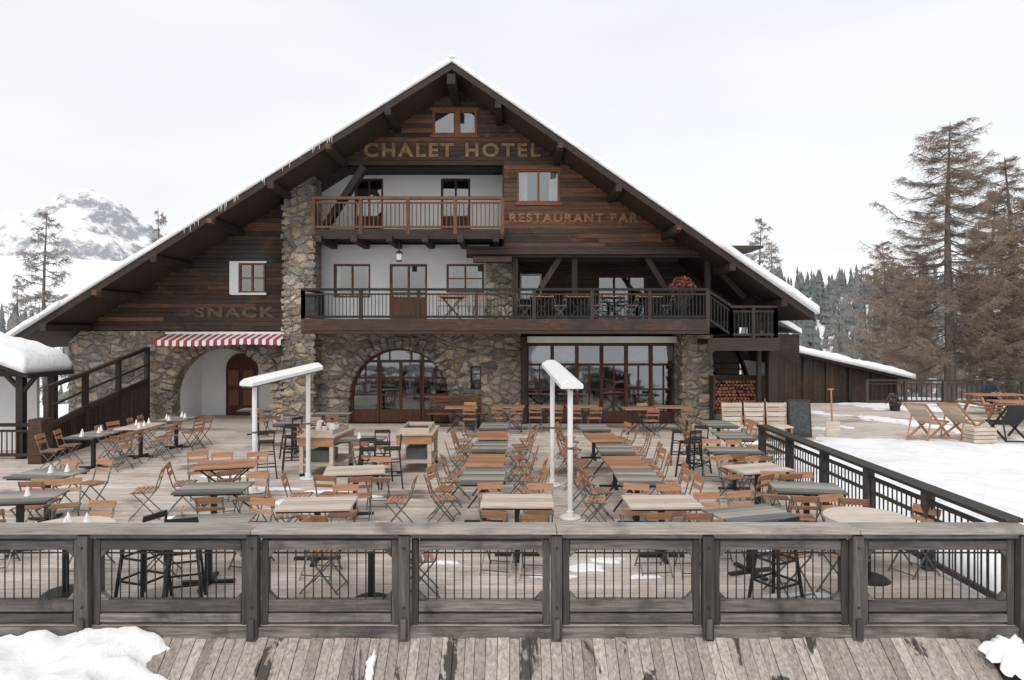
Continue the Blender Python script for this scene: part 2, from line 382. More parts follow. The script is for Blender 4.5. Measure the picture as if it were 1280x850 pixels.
f1=(X(417,YF),X(463,YF),Z(372,YF),Z(330,YF)); f2=(X(487,YF),X(534,YF),3.3,Z(330,YF)); f3=(X(558,YF),X(605,YF),Z(366,YF),Z(330,YF))
wall_holes(pl,X(385,YF),X(612,YF),3.2,5.84,YF,.2,[f1,f2,f3],'plaster')
window(f1[0]+.005,f1[1]-.005,f1[2],f1[3],YF+.06,2,1,.06,curt=.1); window(f2[0]+.005,f2[1]-.005,f2[2],f2[3],YF+.06,2,2,.07,rail=4.1,curt=False); window(f3[0]+.005,f3[1]-.005,f3[2],f3[3],YF+.06,2,2,.06,curt=.1)
pl.obj('plaster_walls',CH)
gal=MB(); YB=24.2
g1=(X(650,YB),X(677,YB),4.1,5.0); g2=(X(746,YB),X(808,YB),3.3,4.95)
planks(gal,3.2,5.9,.16,lambda z:(X(600,YB),8.0),[g1,g2],YB,'gable')
gal.box(X(640,22),8.0,21.7,24.3,5.62,5.7,'soffit')
gal.obj('gallery_wall',CH)
window(g1[0],g1[1],g1[2],g1[3],YB,1,1,.06,k='white',curt=.2); window(g2[0],g2[1],g2[2],g2[3],YB,3,1,.08,k='framed',curt=False)
bm_=MB()
bm_.box(X(583,21.4),X(886,21.4),21.35,21.57,5.28,Z(309,YG)-.005,'beam')
bm_.box(X(583,21.4)+.02,X(905,21.4),21.2,21.34,5.36,5.52,'beam')
bm_.box(X(590,20.5),X(640,20.5),21.0,21.3,5.1,5.27,'beam')
for u in (644,718,884): bm_.box(X(u,21.5)-.09,X(u,21.5)+.09,21.4,21.58,3.3,5.27,'beamv')
bm_.box(X(655)-.1,X(655)+.1,21.85,22.1,0,2.8,'beamv')
bm_.box(X(965,20.6)-.14,X(965,20.6)+.14,20.5,20.8,0,2.75,'beamv'); bm_.box(X(848),X(848)+.2,21.8,22.05,0,2.8,'beamv')
bm_.box(X(948,20.6)-.06,X(948,20.6)+.06,20.5,20.64,0,2.6,'beamv')
bm_.obj('posts_and_beams',CH,bevel=.01)
# ---- stone
st=MB()
def arch_pts(cx,r,zs,n=20):
    return [(cx-r*math.cos(math.pi*i/n),zs+r*math.sin(math.pi*i/n)) for i in range(n+1)]
A1=(X(278),1.62,.82); A2=(X(499),1.63,.82)
poly=[(-14.3,-.3),(A1[0]-A1[1],-.3)]+arch_pts(*A1)+[(A1[0]+A1[1],-.3),(A2[0]-A2[1],-.3)]+arch_pts(*A2)+[(A2[0]+A2[1],-.3)]
sw=(X(588),X(601),Z(487),Z(458))
poly+=[(sw[0],-.3),(sw[0],sw[3]),(sw[1],sw[3]),(sw[1],-.3),(X(655)-.1,-.3),(X(655)-.1,2.9),(X(400),2.9),(X(400),2.98),(-13.9,2.98),(-14.3,2.62)]
st.prism(poly,22.0,22.55,'stone')
st.box(sw[0],sw[1],22.0,22.5,-.3,sw[2],'stone')
window(sw[0],sw[1],sw[2],sw[3],22.25,1,3,.04,k='framed',curt=False,depth=.2)
for A in (A1,A2):
    n=23
    for i in range(n):
        a0=math.pi*i/n+.012+ru(-.012,.012); a1=math.pi*(i+1)/n-.012; r0=A[1]-.02-ru(0,.02); r1=A[1]+ru(.26,.46)
        q=[(A[0]-r*math.cos(a),A[2]+r*math.sin(a)) for r,a in((r0,a0),(r1,a0),(r1,a1),(r0,a1))]
        st.prism(q,21.96-ru(0,.04),22.2,'stone')
xa,xb=X(355,21.4),X(392,21.4)
st.prism([(xa,-.3),(xb,-.3),(xb,und(xb)+.05),(xa,und(xa)+.05)],21.4,22.3,'stone')
st.box(X(607,21.8),X(643,21.8),21.7,22.2,3.25,5.27,'stone')
st.box(X(853,21.3),X(891,21.3),21.3,22.3,-.3,2.85,'stone')
st.box(X(845),X(857),22.1,22.6,-.3,2.9,'stone')
st.box(-14.3,-14.0,22.56,30,-.4,2.5,'stone')
# protruding stones break up wall corners and faces
def lump(x,y,z,sx,sy,sz):
    vs=[]
    for dz in(-1,1):
        for a,b in((-1,-1),(1,-1),(1,1),(-1,1)): vs.append((x+a*sx*ru(.75,1),y+b*sy*ru(.8,1),z+dz*sz*ru(.7,1)))
    st.add(vs,[(0,3,2,1),(4,5,6,7),(0,1,5,4),(1,2,6,5),(2,3,7,6),(3,0,4,7)],'stone')
for i in range(34):
    z=.1+i*.225
    for x in(xa+.08,xb-.08):
        if z<und(x)-.3: lump(x+ru(-.02,.02),21.5,z,ru(.12,.2),.14,.095)
for i in range(13):
    for x in(X(853,21.3)+.1,X(891,21.3)-.1): lump(x+ru(-.02,.02),21.4,.1+i*.21,ru(.12,.2),.13,.09)
st.obj('stone_walls',CH,bevel=.012)
ni=MB()
ni.box(A1[0]-1.9,A1[0]+1.9,24.2,24.3,-.1,2.9,'plaster'); ni.box(A1[0]-1.75,A1[0]-1.65,22.56,24.2,-.1,2.8,'plaster'); ni.box(A1[0]+1.65,A1[0]+1.75,22.56,24.2,-.1,2.8,'plaster')
ni.box(A1[0]-1.65,A1[0]+1.65,22.56,24.2,2.5,2.6,'plaster')
dx=-9.55
ni.prism([(dx-.55,.0),(dx+.55,.0)]+[(dx+.55*math.cos(math.pi*i/10),1.65+.55*math.sin(math.pi*i/10)) for i in range(11)],24.1,24.19,'framed')
for z in (.35,1.05): 
    for s in(-1,1): ni.box(dx+s*.26-.18,dx+s*.26+.18,24.06,24.1,z,z+.55,'frame')
ni.obj('entrance_niche',CH)
# arch 2 glazing
y=22.3
for i in range(24):
    a0=math.pi*i/24;a1=math.pi*(i+1)/24
    q=[(A2[0]-r*math.cos(a),A2[2]+r*math.sin(a)) for r,a in((A2[1]-.1,a0),(A2[1]+.02,a0),(A2[1]+.02,a1),(A2[1]-.1,a1))]
    fr.prism(q,y-.03,y+.07,'framed')
for xo in (-1.58,-.72,-.66,0,.66,.72,1.52):
    h=math.sqrt(max(.01,A2[1]**2-xo**2)); w=.035 if abs(xo) in(.66,) else .045
    fr.box(A2[0]+xo-w,A2[0]+xo+w,y-.025,y+.06,0,min(A2[2]+h-.05,1.98 if abs(xo)<.7 else 9),'framed')
for i in (-1.15,-.36,.36,1.15):
    h=math.sqrt(A2[1]**2-i**2); fr.box(A2[0]+i-.02,A2[0]+i+.02,y-.01,y+.04,(1.98 if abs(i)<.7 else .9),A2[2]+h-.06,'framed')
fr.box(A2[0]-1.15,A2[0]+1.15,y-.035,y+.065,1.95,2.04,'framed')
for z in(.9,1.45): fr.box(A2[0]-1.58,A2[0]+1.58,y-.02,y+.05,z-.03,z+.03,'framed')
fr.box(A2[0]-1.55,A2[0]+1.55,y-.015,y+.05,0,.42,'framed')
gp=[(A2[0]-1.6,0),(A2[0]+1.6,0)]+[(A2[0]+1.6*math.cos(math.pi*i/20),A2[2]+1.6*math.sin(math.pi*i/20)) for i in range(21)]
gl.add([(a,y+.03,b) for a,b in gp],[tuple(range(len(gp)))],'glass')
# storefront
sx0,sx1=X(655)+.1,X(848); y=22.3; zt=2.58
xs=[sx0+(sx1-sx0)*t for t in (0,.17,.335,.5,.665,.83,1)]
for x in xs: fr.box(x-.055,x+.055,y-.05,y+.07,0,zt,'framed')
for z,h in((0,.35),(1.05,.05),(1.85,.07),(zt-.09,.09)): fr.box(sx0,sx1,y-.04,y+.06,z,z+h,'framed')
for x0,x1 in zip(xs[:-1],xs[1:]): fr.box((x0+x1)/2-.02,(x0+x1)/2+.02,y-.03,y+.05,.35,1.86,'framed')
gl.add([(sx0,y+.03,0),(sx1,y+.03,0),(sx1,y+.03,zt),(sx0,y+.03,zt)],[(0,1,2,3)],'glass')
fr.box(sx0,sx1,22.0,22.25,2.6,2.8,'white'); 
for x0,x1 in zip(xs[:-1],xs[1:]):
    if R()<.6: cu.add([(x0+.06,y+.15,2.0),(x1-.06,y+.15,2.0),(x1-.06,y+.15,2.5),(x0+.06,y+.15,2.5)],[(0,1,2,3)],'curtain')
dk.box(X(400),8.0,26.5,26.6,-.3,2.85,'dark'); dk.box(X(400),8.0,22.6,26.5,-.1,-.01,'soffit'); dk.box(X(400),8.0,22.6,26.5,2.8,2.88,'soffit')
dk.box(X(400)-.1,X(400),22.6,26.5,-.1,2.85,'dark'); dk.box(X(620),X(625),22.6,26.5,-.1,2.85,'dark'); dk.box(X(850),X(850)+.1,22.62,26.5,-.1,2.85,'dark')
for x in (-5,-3.2,1.1,2.3,3.6,4.7):
    dk.box(x-.4,x+.4,23.6,24.3,.72,.76,'toporange'); dk.box(x-.03,x+.03,23.9,23.98,0,.72,'metal')
    for s in(-.62,.62): dk.box(x+s-.03,x+s+.03,23.7,24.1,.4,.9,'frame')
fr.obj('window_and_door_frames',CH); gl.obj('window_panes',CH,fix=False); cu.obj('curtains',CH,fix=False); dk.obj('interior_rooms',CH)
def text(t,x,y,z,size,k,w=None):
    c=bpy.data.curves.new('lettering','FONT'); c.body=t; c.size=size; c.extrude=.012; c.align_x='CENTER'; c.align_y='CENTER'; c.space_character=1.25; c.offset=.018
    o=bpy.data.objects.new('lettering',c); col.objects.link(o); o.location=(x,y,z); o.rotation_euler=(math.pi/2,0,0); c.materials.append(M[k]); o.parent=CH
    bpy.context.view_layer.update()
    if w: s=w/o.dimensions.x; o.scale=(s,1,1)
text('CHALET HOTEL',X(565,YG),YG-.03,Z(189,YG),.58,'gold',X(675,YG)-X(455,YG))
text('RESTAURANT BAR',X(716,YG),YG-.024,Z(273,YG),.38,'gold2',X(797,YG)-X(636,YG))
text('SNACK',X(293),21.974,Z(391),.45,'gold3',X(345)-X(245))
# ---- balconies
def railing(mb,p,q,z0,h,kp,kr,kb,post=1.6,bal=.12,pw=.1,bw=.02,top=.07,low=.1,endposts=True):
    p=Vector(p);q=Vector(q);L=(q-p).length;d=(q-p)/L;n=max(1,round(L/post))
    P=lambda t,z:(p.x+d.x*t,p.y+d.y*t,z)
    za=lambda t:z0[0]+(z0[1]-z0[0])*t/L
    for i in range(n+1):
        if not endposts and i in(0,n): continue
        t=L*i/n; mb.bar(P(t,za(t)-.12),P(t,za(t)+h-.03),pw,kp)
    mb.bar(P(-.03,za(0)+h),P(L+.03,za(L)+h),.12,kr,top)
    mb.bar(P(0,za(0)+h-.14),P(L,za(L)+h-.14),.05,kr,.05)
    mb.bar(P(0,za(0)+low),P(L,za(L)+low),.05,kr,.07)
    m=int(L/bal)
    for i in range(1,m):
        t=L*i/m; mb.bar(P(t,za(t)+low),P(t,za(t)+h-.14),bw,kb)
b1=MB(); yb=20.0; x0,x1=X(379,yb),X(884,yb)
b1.box(x0,x1,yb+.02,22.58,3.16,3.3,'beam'); b1.box(x0-.05,x1+.05,yb-.06,yb+.015,3.0,3.34,'gable'); b1.box(x0-.05,x1+.05,yb-.045,yb+.015,2.9,2.995,'beam')
for i in range(12):
    x=x0+.3+(x1-x0-.6)*i/11; b1.box(x-.09,x+.09,yb+.02,21.95,2.94,3.15,'beam')
b1.box(X(640),8.0,22.3,24.2,3.1,3.29,'soffit')
railing(b1,(x0,yb,0),(x1,yb,0),(3.3,3.3),.9,'beamv','beam','metal',1.62,.105)
railing(b1,(x0,yb,0),(x0,22,0),(3.3,3.3),.9,'beamv','beam','metal',1.62,.105)
xL=X(908,20.6); x2=X(963,20.6)
b1.box(x1+.06,x2+.05,20.2,22.5,2.6,2.74,'beam'); b1.box(x1+.06,x2+.1,20.13,20.19,2.4,2.78,'beam')
railing(b1,(x1+.02,yb+.02,0),(xL,20.2,0),(3.25,2.78),.92,'beamv','beam','metal',1,.105)
railing(b1,(xL,20.2,0),(x2,20.2,0),(2.78,2.78),.92,'beamv','beam','metal',.8,.105)
railing(b1,(x2,20.2,0),(x2,22.4,0),(2.78,2.78),.92,'beamv','beam','metal',.8,.105)
b1.obj('first_floor_balcony',CH)
b2=MB(); yb=20.8; x0,x1=X(392,yb),X(628,yb)
b2.box(x0,x1,yb+.02,23.2,5.9,6.04,'beam'); b2.box(x0-.04,x1+.04,yb-.05,yb+.015,5.78,6.08,'beam')
for i in range(6):
    x=x0+.2+(x1-x0-.4)*i/5; b2.box(x-.09,x+.09,yb-.2,22.5,5.68,5.88,'beam')
railing(b2,(x0,yb,0),(x1,yb,0),(6.05,6.05),.98,'brail','brail','brail',1.45,.13,pw=.11,bw=.03,top=.09)
b2.obj('second_floor_balcony',CH)
s=MB()
planks(s,0,2.6,.18,lambda z:(6.4,8.05),[],24.4,'gable')
for i in range(13):
    s.box(6.75,7.7,21.0+i*.22,21.3+i*.22,.2+i*.19-.04,.2+i*.19,'beam')
s.bar((6.72,20.9,.15),(6.72,23.8,2.65),.06,'beam',.25); s.bar((7.73,20.9,.15),(7.73,23.8,2.65),.06,'beam',.25)
s.obj('outside_stairs',CH)
s=MB()
snow_slab(s,(X(963,23),Z(393,23)-.15),(X(996,23),Z(412,23)-.12),22.6,26,.25,16,12,.3,seed=5)
s.box(X(960,23),X(996,23),22.8,26,1.9,Z(412,23)-.16,'gable')
s.box(X(962,22.5),X(975,22.5),22.6,22.8,0,2.6,'gable')
s.obj('side_lean_to',CH)
a=MB(); ya=21.2; x0,x1=X(192,ya),X(351,ya); n=34
for i in range(n):
    p=x0+(x1-x0)*i/n; q=x0+(x1-x0)*(i+1)/n; k='red' if i%2==0 else 'awhite'
    sg=[.03*math.sin(3.14*j/n*2) for j in(i,i+1)]
    a.add([(p,21.95,2.88),(q,21.95,2.88),(q,ya,2.70-sg[1]),(p,ya,2.70-sg[0])],[(0,1,2,3)],k)
    dz=.15; a.add([(p,ya,2.70-sg[0]),(q,ya,2.70-sg[1]),(q,ya-.01,2.70-dz-sg[1]),((p+q)/2,ya-.01,2.67-dz-sg[0]),(p,ya-.01,2.70-dz-sg[0])],[(0,1,2,3,4)],k)
a.box(x0,x1,21.93,21.99,2.88,2.95,'white'); a.obj('striped_awning',CH,fix=False)
l=MB(); lx=X(499,21.0); l.bar((lx,21.0,5.7),(lx,21.0,5.45),.02,'metal'); l.cyl((lx,21.0),.08,5.16,5.36,'awhite',8,.1); l.cyl((lx,21.0),.13,5.36,5.47,'metal',8,.02); l.cyl((lx,21.0),.09,5.12,5.16,'metal',8); l.obj('hanging_lantern',CH)
wp=MB(); 
for r in range(9):
    for c in range(13):
        x=X(893,20.9)+.06+c*.105+(r%2)*.05+ru(-.01,.01); z=.62+r*.1+ru(-.01,.01)
        n=8; rr=ru(.036,.055); k='rust' if R()<.8 else 'gable'
        yy=20.9+ru(-.03,.03)
        vs=[(x+rr*math.cos(6.283*i/n),yy,z+rr*math.sin(6.283*i/n)) for i in range(n)]+[(x+rr*math.cos(6.283*i/n),yy+.4,z+rr*math.sin(6.283*i/n)) for i in range(n)]
        wp.add(vs,[tuple(range(n)),tuple(range(2*n-1,n-1,-1))]+[(i,(i+1)%n,(i+1)%n+n,i+n) for i in range(n)],k)
xw=X(893,20.9)
wp.box(xw-.02,xw+1.45,20.85,21.35,.45,.56,'beam'); wp.box(xw-.05,xw+.02,20.85,21.35,0,1.6,'beamv'); wp.box(xw+1.45,xw+1.52,20.85,21.35,0,1.6,'beamv'); wp.box(xw+.02,xw+1.45,21.32,21.36,.56,1.6,'gable')
wp.obj('firewood_rack')
# ================= TERRACE =================
dk_=MB()
def deck(mb,x0,x1,y0,y1,z,w=.14,k='deck'):
    y=y0
    while y<y1-.01:
        x=x0; first=True
        while x<x1-.01:
            x2=min(x1,x+(ru(1,4) if first else 4.0)); first=False
            if x1-x2<.4: x2=x1
            dz=ru(0,.005)
            mb.box(x+.002,x2-.002,y+.004,min(y+w,y1)-.004,z-.03,z-dz,k)
            x=x2
        y+=w
deck(dk_,-14,5.32,6.95,22.0,0)
deck(dk_,5.325,8.6,14.3,24.3,0)
deck(dk_,8.605,19,19.0,28.2,0)
dk_.box(-14,5.3,6.97,22.0,-.3,-.05,'rockdark')
dk_.box(5.33,8.6,14.32,24,-.3,-.05,'rockdark'); dk_.box(8.61,19,19.02,28.2,-.3,-.05,'rockdark')
dk_.box(-14,5.32,6.90,6.945,-.28,-.005,'grey')
dk_.box(A1[0]-1.6,A1[0]+1.6,22.01,24.2,-.05,-.0,'deck'); 
dk_.obj('terrace_deck')
ap=MB(); x=-3.75
while x<4.62:
    w=ru(.095,.125); e=ru(0,.02)
    ap.add([(x+.003,6.9,-.10-e),(x+w-.003,6.9,-.10-e),(x+w-.003,3.6,-2.31-e),(x+.003,3.6,-2.31-e),(x+.003,6.9,-.15-e),(x+w-.003,6.9,-.15-e),(x+w-.003,3.6,-2.36-e),(x+.003,3.6,-2.36-e)],
     [(0,3,2,1),(4,5,6,7),(0,1,5,4),(1,2,6,5),(2,3,7,6),(3,0,4,7)],'apron'); x+=w
ap.obj('sloping_wooden_apron')
def front_rail(xs,y=7.0):
    f=MB()
    for i,x in enumerate(xs):
        f.box(x-.055,x+.055,y-.13,y-.02,-.14,.93,'greyv'); 
        f.box(x-.03,x+.03,y-.165,y-.135,-.1,.1,'greyv')
        for zz in(.2,.8): f.cyl((x,y-.137),.012,zz,zz+.02,'metal',8)
        for s in(-1,1): f.box(x+s*.10-.035,x+s*.10+.035,y-.05,y+.04,.0,.87,'greyv')
    x0,x1=xs[0]-.1,xs[-1]+.1
    segs=[x0]+[x for x in xs[1:-1][1::2]]+[x1]
    for a,b in zip(segs[:-1],segs[1:]):
        e=ru(0,.008)
        f.box(a+.003,b-.003,y-.17,y-.02,.955,1.0-e,'cap'); f.box(a+.003,b-.003,y-.012,y+.14,.955,1.0-ru(0,.008),'cap')
        f.box(a+.002,b-.002,y-.10,y+.06,.895,.953,'grey')
    for a,b in zip(xs[:-1],xs[1:]):
        a2,b2=a+.14,b-.14; j=ru(-.006,.006)
        f.box(a2,b2,y-.05,y+.04,.765,.86+j,'grey'); f.box(a2,b2,y-.06,y+.05,.03,.115+j,'grey'); f.box(a2,b2,y-.05,y+.035,.135,.25+j,'grey')
        for (cx,cz,sx,sz) in((a2,.765,1,-1),(b2,.765,-1,-1),(a2,.25,1,1),(b2,.25,-1,1)):
            f.prism([(cx,cz),(cx+sx*.08,cz),(cx,cz+sz*.08)],y-.045,y+.03,'grey')
        f.box(a2,b2,y-.015,y+.005,.715,.73,'metal')
        n=int((b2-a2)/.085)
        for i in range(1,n): 
            x=a2+(b2-a2)*i/n+ru(-.003,.003); f.box(x-.006,x+.006,y-.012,y+.002,.24,.77,'metal')
    return f.obj('front_terrace_railing',bevel=.007)
front_rail([-12.0,-10.45,-8.92,-7.4,-5.88,-4.33,-2.62,-1.09,.45,1.98,3.49,5.18])
f=MB(); railing(f,(5.22,7.15,0),(5.22,14.25,0),(0,0),1.0,'darkrail','darkrail','metal',1.42,.11,pw=.12,bw=.018,top=.05,low=.12)
f.box(5.12,5.36,7.15,14.3,.985,1.03,'darkrail')
f.bar((5.22,7.1,.66),(5.22,14.2,.66),.03,'darkrail',.05)
f.obj('side_terrace_railing',bevel=.004)
f=MB()
pp=[(-10.75,15.8,0),(-11.0,17.6,0),(-11.3,19.6,0),(-11.6,21.7,0)]
tops=[1.68,1.9,2.15,2.42]; mid=[.75,1.0,1.2,1.4]
for i in range(4):
    p=pp[i]; f.box(p[0]-.06,p[0]+.06,p[1]-.06,p[1]+.06,-.05,tops[i]+.05,'beamv')
    if i<3:
        q=pp[i+1]
        f.bar((p[0],p[1],tops[i]),(q[0],q[1],tops[i+1]),.09,'beam',.09); f.bar((p[0],p[1],mid[i]),(q[0],q[1],mid[i+1]),.08,'beam',.14)
        f.bar((p[0],p[1],(tops[i]+mid[i])/2),(q[0],q[1],(tops[i+1]+mid[i+1])/2),.04,'beam',.05)
        n=14
        for j in range(n):
            t=(j+.5)/n; a=Vector(p).lerp(Vector(q),t); zt_=mid[i]+(mid[i+1]-mid[i])*t
            f.bar((a.x,a.y,-.05),(a.x,a.y,zt_-.08),.125,'gable',.03)
f.obj('ramp_fence')
f=MB(); railing(f,(-15.5,15.9,0),(-10.8,15.9,0),(0,0),.8,'beamv','beam','metal',1.4,.12,pw=.1); f.box(-10.85,-10.55,15.3,15.7,0,1.0,'gable'); f.obj('left_terrace_railing')
k=MB()
snow_slab(k,(-13.0,2.68),(-11.15,2.02),15.6,17.3,.42,24,20,.45,seed=12,emin=.4); snow_slab(k,(-13.0,2.68),(-15.0,2.0),15.6,17.3,.42,24,20,.45,seed=14,emin=.4)
k.prism([(-13,2.68),(-11.1,2.0),(-11.1,1.9),(-13,2.56),(-15.1,1.9),(-15.1,2.0)],15.65,17.3,'beam')
for x in(-11.5,-14.6):
    for y in(16.0,17.1): k.box(x-.08,x+.08,y-.08,y+.08,0,2.1,'beamv')
k.bar((-11.5,15.99,1.5),(-11.15,15.99,1.93),.08,'beamv'); k.bar((-11.5,15.99,1.6),(-12.0,15.99,2.1),.08,'beamv'); k.box(-14.7,-11.4,15.93,16.07,1.92,2.06,'beam')
k.box(-14.6,-11.9,17.1,17.2,0,1.9,'plaster'); o=k.obj('wooden_kiosk')
for p in o.data.polygons:
    if o.data.materials[p.material_index].name=='snow': p.use_smooth=True
# ================= FURNITURE =================
def chair_mesh():
    c=MB()
    for s in(-1,1):
        x=s*.19
        c.bar((x,-.24,0),(x*.95,.17,.46),.015,'chairmetal'); c.bar((x*.9,.22,0),(x*.9,-.16,.45),.015,'chairmetal'); c.bar((x*.9,-.16,.45),(x*.9,-.27,.82),.016,'chairmetal')
        c.bar((x,-.16,.445),(x,.19,.455),.014,'chairmetal')
    c.bar((-.19,-.2,.05),(.19,-.2,.05),.012,'chairmetal'); c.bar((-.17,.2,.04),(.17,.2,.04),.012,'chairmetal')
    for i in range(5): c.box(-.19,.19,-.15+i*.066,-.108+i*.066,.46,.475,'orange')
    for z,h in((.625,.055),(.73,.09)):
        yy=-.16-(z+h/2-.45)*.27
        c.add([(-.19,yy-.0,z),(.19,yy,z),(.19,yy+.016,z),(-.19,yy+.016,z),(-.19,yy-.03,z+h),(.19,yy-.03,z+h),(.19,yy-.012,z+h),(-.19,yy-.012,z+h)],[(0,3,2,1),(4,5,6,7),(0,1,5,4),(1,2,6,5),(2,3,7,6),(3,0,4,7)],'orange')
    return c.mesh('folding_chair')
def table_mesh(w,d,k,legs='x',h=.74):
    t=MB(); n=max(5,round(d/.11))
    for i in range(n):
        a=-d/2+d*i/n; t.box(-w/2,w/2,a+.004,a+d/n-.004,h-.028,h,k)
    t.box(-w/2+.02,w/2-.02,-d/2+.05,-d/2+.08,h-.06,h-.03,'metal'); t.box(-w/2+.02,w/2-.02,d/2-.08,d/2-.05,h-.06,h-.03,'metal')
    if legs=='x':
        for s in(-1,1):
            y=s*(d/2-.12); t.bar((-w/2+.05,y,0),(w/2-.08,y,h-.05),.025,'metal'); t.bar((w/2-.05,y,0),(-w/2+.08,y,h-.05),.025,'metal')
        t.bar((0,-d/2+.12,h/2),(0,d/2-.12,h/2),.02,'metal')
    else:
        t.bar((0,0,.03),(0,0,h-.03),.07,'metal'); t.bar((-.3,0,.02),(.3,0,.02),.06,'metal',.03); t.bar((0,-.3,.02),(0,.3,.02),.06,'metal',.03)
    return t.mesh('terrace_table')
def round_mesh():
    t=MB(); t.cyl((0,0),.5,.715,.745,'toplight',32); t.cyl((0,0),.035,.02,.715,'metal',10); t.cyl((0,0),.25,0,.03,'metal',20,.2); return t.mesh('round_table')
def stool_mesh():
    t=MB()
    for sx in(-1,1):
        for sy in(-1,1): t.bar((sx*.2,sy*.2,0),(sx*.13,sy*.13,.72),.028,'metal')
    for z,r in((.25,.177),(.5,.155)):
        for a,b in(((-r,-r),(r,-r)),((r,-r),(r,r)),((r,r),(-r,r)),((-r,r),(-r,-r))): t.bar((a[0],a[1],z),(b[0],b[1],z),.02,'metal')
    t.box(-.16,.16,-.16,.16,.72,.75,'metal'); t.bar((-.14,-.15,.74),(-.15,-.17,.95),.02,'metal'); t.bar((.14,-.15,.74),(.15,-.17,.95),.02,'metal'); t.bar((-.15,-.17,.95),(.15,-.17,.95),.03,'metal',.06)
    return t.mesh('bar_stool')
CHM=chair_mesh(); ST=stool_mesh(); RT=round_mesh()
TM={(k,o):table_mesh(*( (.66,1.12) if o=='v' else (.95,.66) ),k,l) for k,l in(('toplight','p'),('topdark','p'),('toporange','x')) for o in('v','h')}
TM2={k:table_mesh(.72,.72,k,'x') for k in('toplight','topdark','toporange')}
nk=MB(); nk.cyl((0,0),.045,0,.13,'white',7,.006); NK=nk.mesh('folded_napkin')
def napkin(x,y,z=.745): inst(NK,'folded_napkin',x,y,z)
def chair(x,y,ang,j=22): inst(CHM,'folding_chair',x+ru(-.08,.08),y+ru(-.08,.08),0,math.radians(ang+ru(-j,j)),.97)
def tv(x,y,k,p=.88,sides=(-1,1)):
    inst(TM[(k,'v')],'terrace_table',x+ru(-.04,.04),y,0,math.radians(ru(-3,3)))
    for s in sides:
        for q in(-1,1):
            if R()<p: chair(x+s*ru(.52,.76),y+q*.29,90 if s>0 else -90)
def th(x,y,k,near=2,far=2,rot=0):
    inst(TM[(k,'h')],'terrace_table',x,y,0,math.radians(rot+ru(-4,4)))
    for i in range(2):
        s=-1 if i else 1
        if i<far: chair(x+s*.26,y+ru(.48,.68),180+rot)
        if i<near: chair(x+s*.26,y-ru(.5,.68),rot)
for y,k in((16.2,'topdark'),(14.8,'toporange'),(13.35,'topdark'),(11.95,'toporange'),(10.65,'topdark')): tv(-.43,y,k)
th(.07,9.1,'toplight')
for y,k in((16.0,'topdark'),(14.5,'toporange'),(13.1,'topdark'),(11.75,'toporange'),(10.6,'topdark')): tv(1.95,y,k)
th(1.98,9.05,'toplight')
tv(5.0,16.6,'topdark'); tv(4.75,14.7,'topdark',.7)
th(4.2,12.9,'topdark'); th(4.05,11.25,'toplight',rot=14); th(4.25,9.85,'topdark',rot=-8); th(2.95,8.45,'topdark',1,2,rot=18)
inst(RT,'round_table',4.3,8.25); chair(4.35,9.0,180); chair(5.0,8.4,110); chair(3.75,7.7,-55)
th(-4.85,11.6,'toporange',1,2,rot=14); th(-4.3,9.85,'topdark',1,1,rot=8); th(-3.6,8.1,'topdark',0,1,rot=6); th(-2.55,8.95,'toplight',1,1); th(-2.55,11.1,'toplight',2,1,rot=8); th(-3.15,14.3,'topdark',1,1)
inst(RT,'round_table',-5.1,7.8); chair(-5.3,8.6,180); chair(-4.35,8.3,130)
inst(RT,'round_table',-1.56,7.55); chair(-1.0,7.8,110); chair(-2.1,7.9,-110)
chair(-3.35,10.6,-60); chair(-1.75,10.3,70); chair(-5.6,12.3,-130); chair(-3.2,9.5,-70)
th(-7.35,10.8,'topdark',1,2,rot=-5); th(-6.7,9.3,'topdark',1,2,rot=8)
chair(-5.9,10.9,120); chair(-5.5,11.4,-80)
for i,(x,y) in enumerate(((-9.1,14.9),(-8.85,16.2),(-8.6,17.5))): 
    tv(x,y,'toplight' if i%2 else 'topdark',1)
    for q in range(4): napkin(x+ru(-.25,.25),y-.4+q*.26)
th(-5.3,16.7,'topdark',1,1,5); th(-4.9,18.6,'topdark',1,0,-5)
for x,y in((-7.3,19.6),(-1.5,20.2)): th(x,y,random.choice(['toporange','topdark']),1,1)
th(3.7,19.9,'toporange',1,1); th(4.7,20.3,'toporange',1,0)
for x in(-.1,1.0,2.1): th(x,20.4,'toporange',2,0)
for x,y in((-5.1,7.8),(-5.3,7.6),(-4.95,7.95),(-5.2,8.0),(-1.5,7.6),(-3.2,14.3),(-7.3,10.8),(-7.1,10.9),(-6.6,9.3)): napkin(x,y)
for x,y,r in((-5.0,13.9,20),(-4.7,14.6,200),(-2.75,13.0,15),(-2.3,13.1,100),(-2.6,13.7,190),(3.62,13.9,30),(3.9,14.3,140),(3.75,15.3,80),(-3.6,7.5,20),(-4.1,7.6,70),(2.9,7.5,30),(-5.15,16.0,60)):
    inst(ST,'bar_stool',x,y,0,math.radians(r))
for x in(.9,2.0,3.1,4.2):
    inst(TM2['toporange'],'balcony_table',x,21.0,3.3)
    for s in(-1,1): inst(CHM,'balcony_chair',x+s*.52,21.0,3.3,math.radians(90*s+ru(-10,10)))
for u in (553,578,598): inst(CHM,'balcony_chair',X(u,21),21.5,3.3,math.radians(180+ru(-20,20)))
inst(TM2['toporange'],'balcony_table',X(565,21),21.0,3.3)
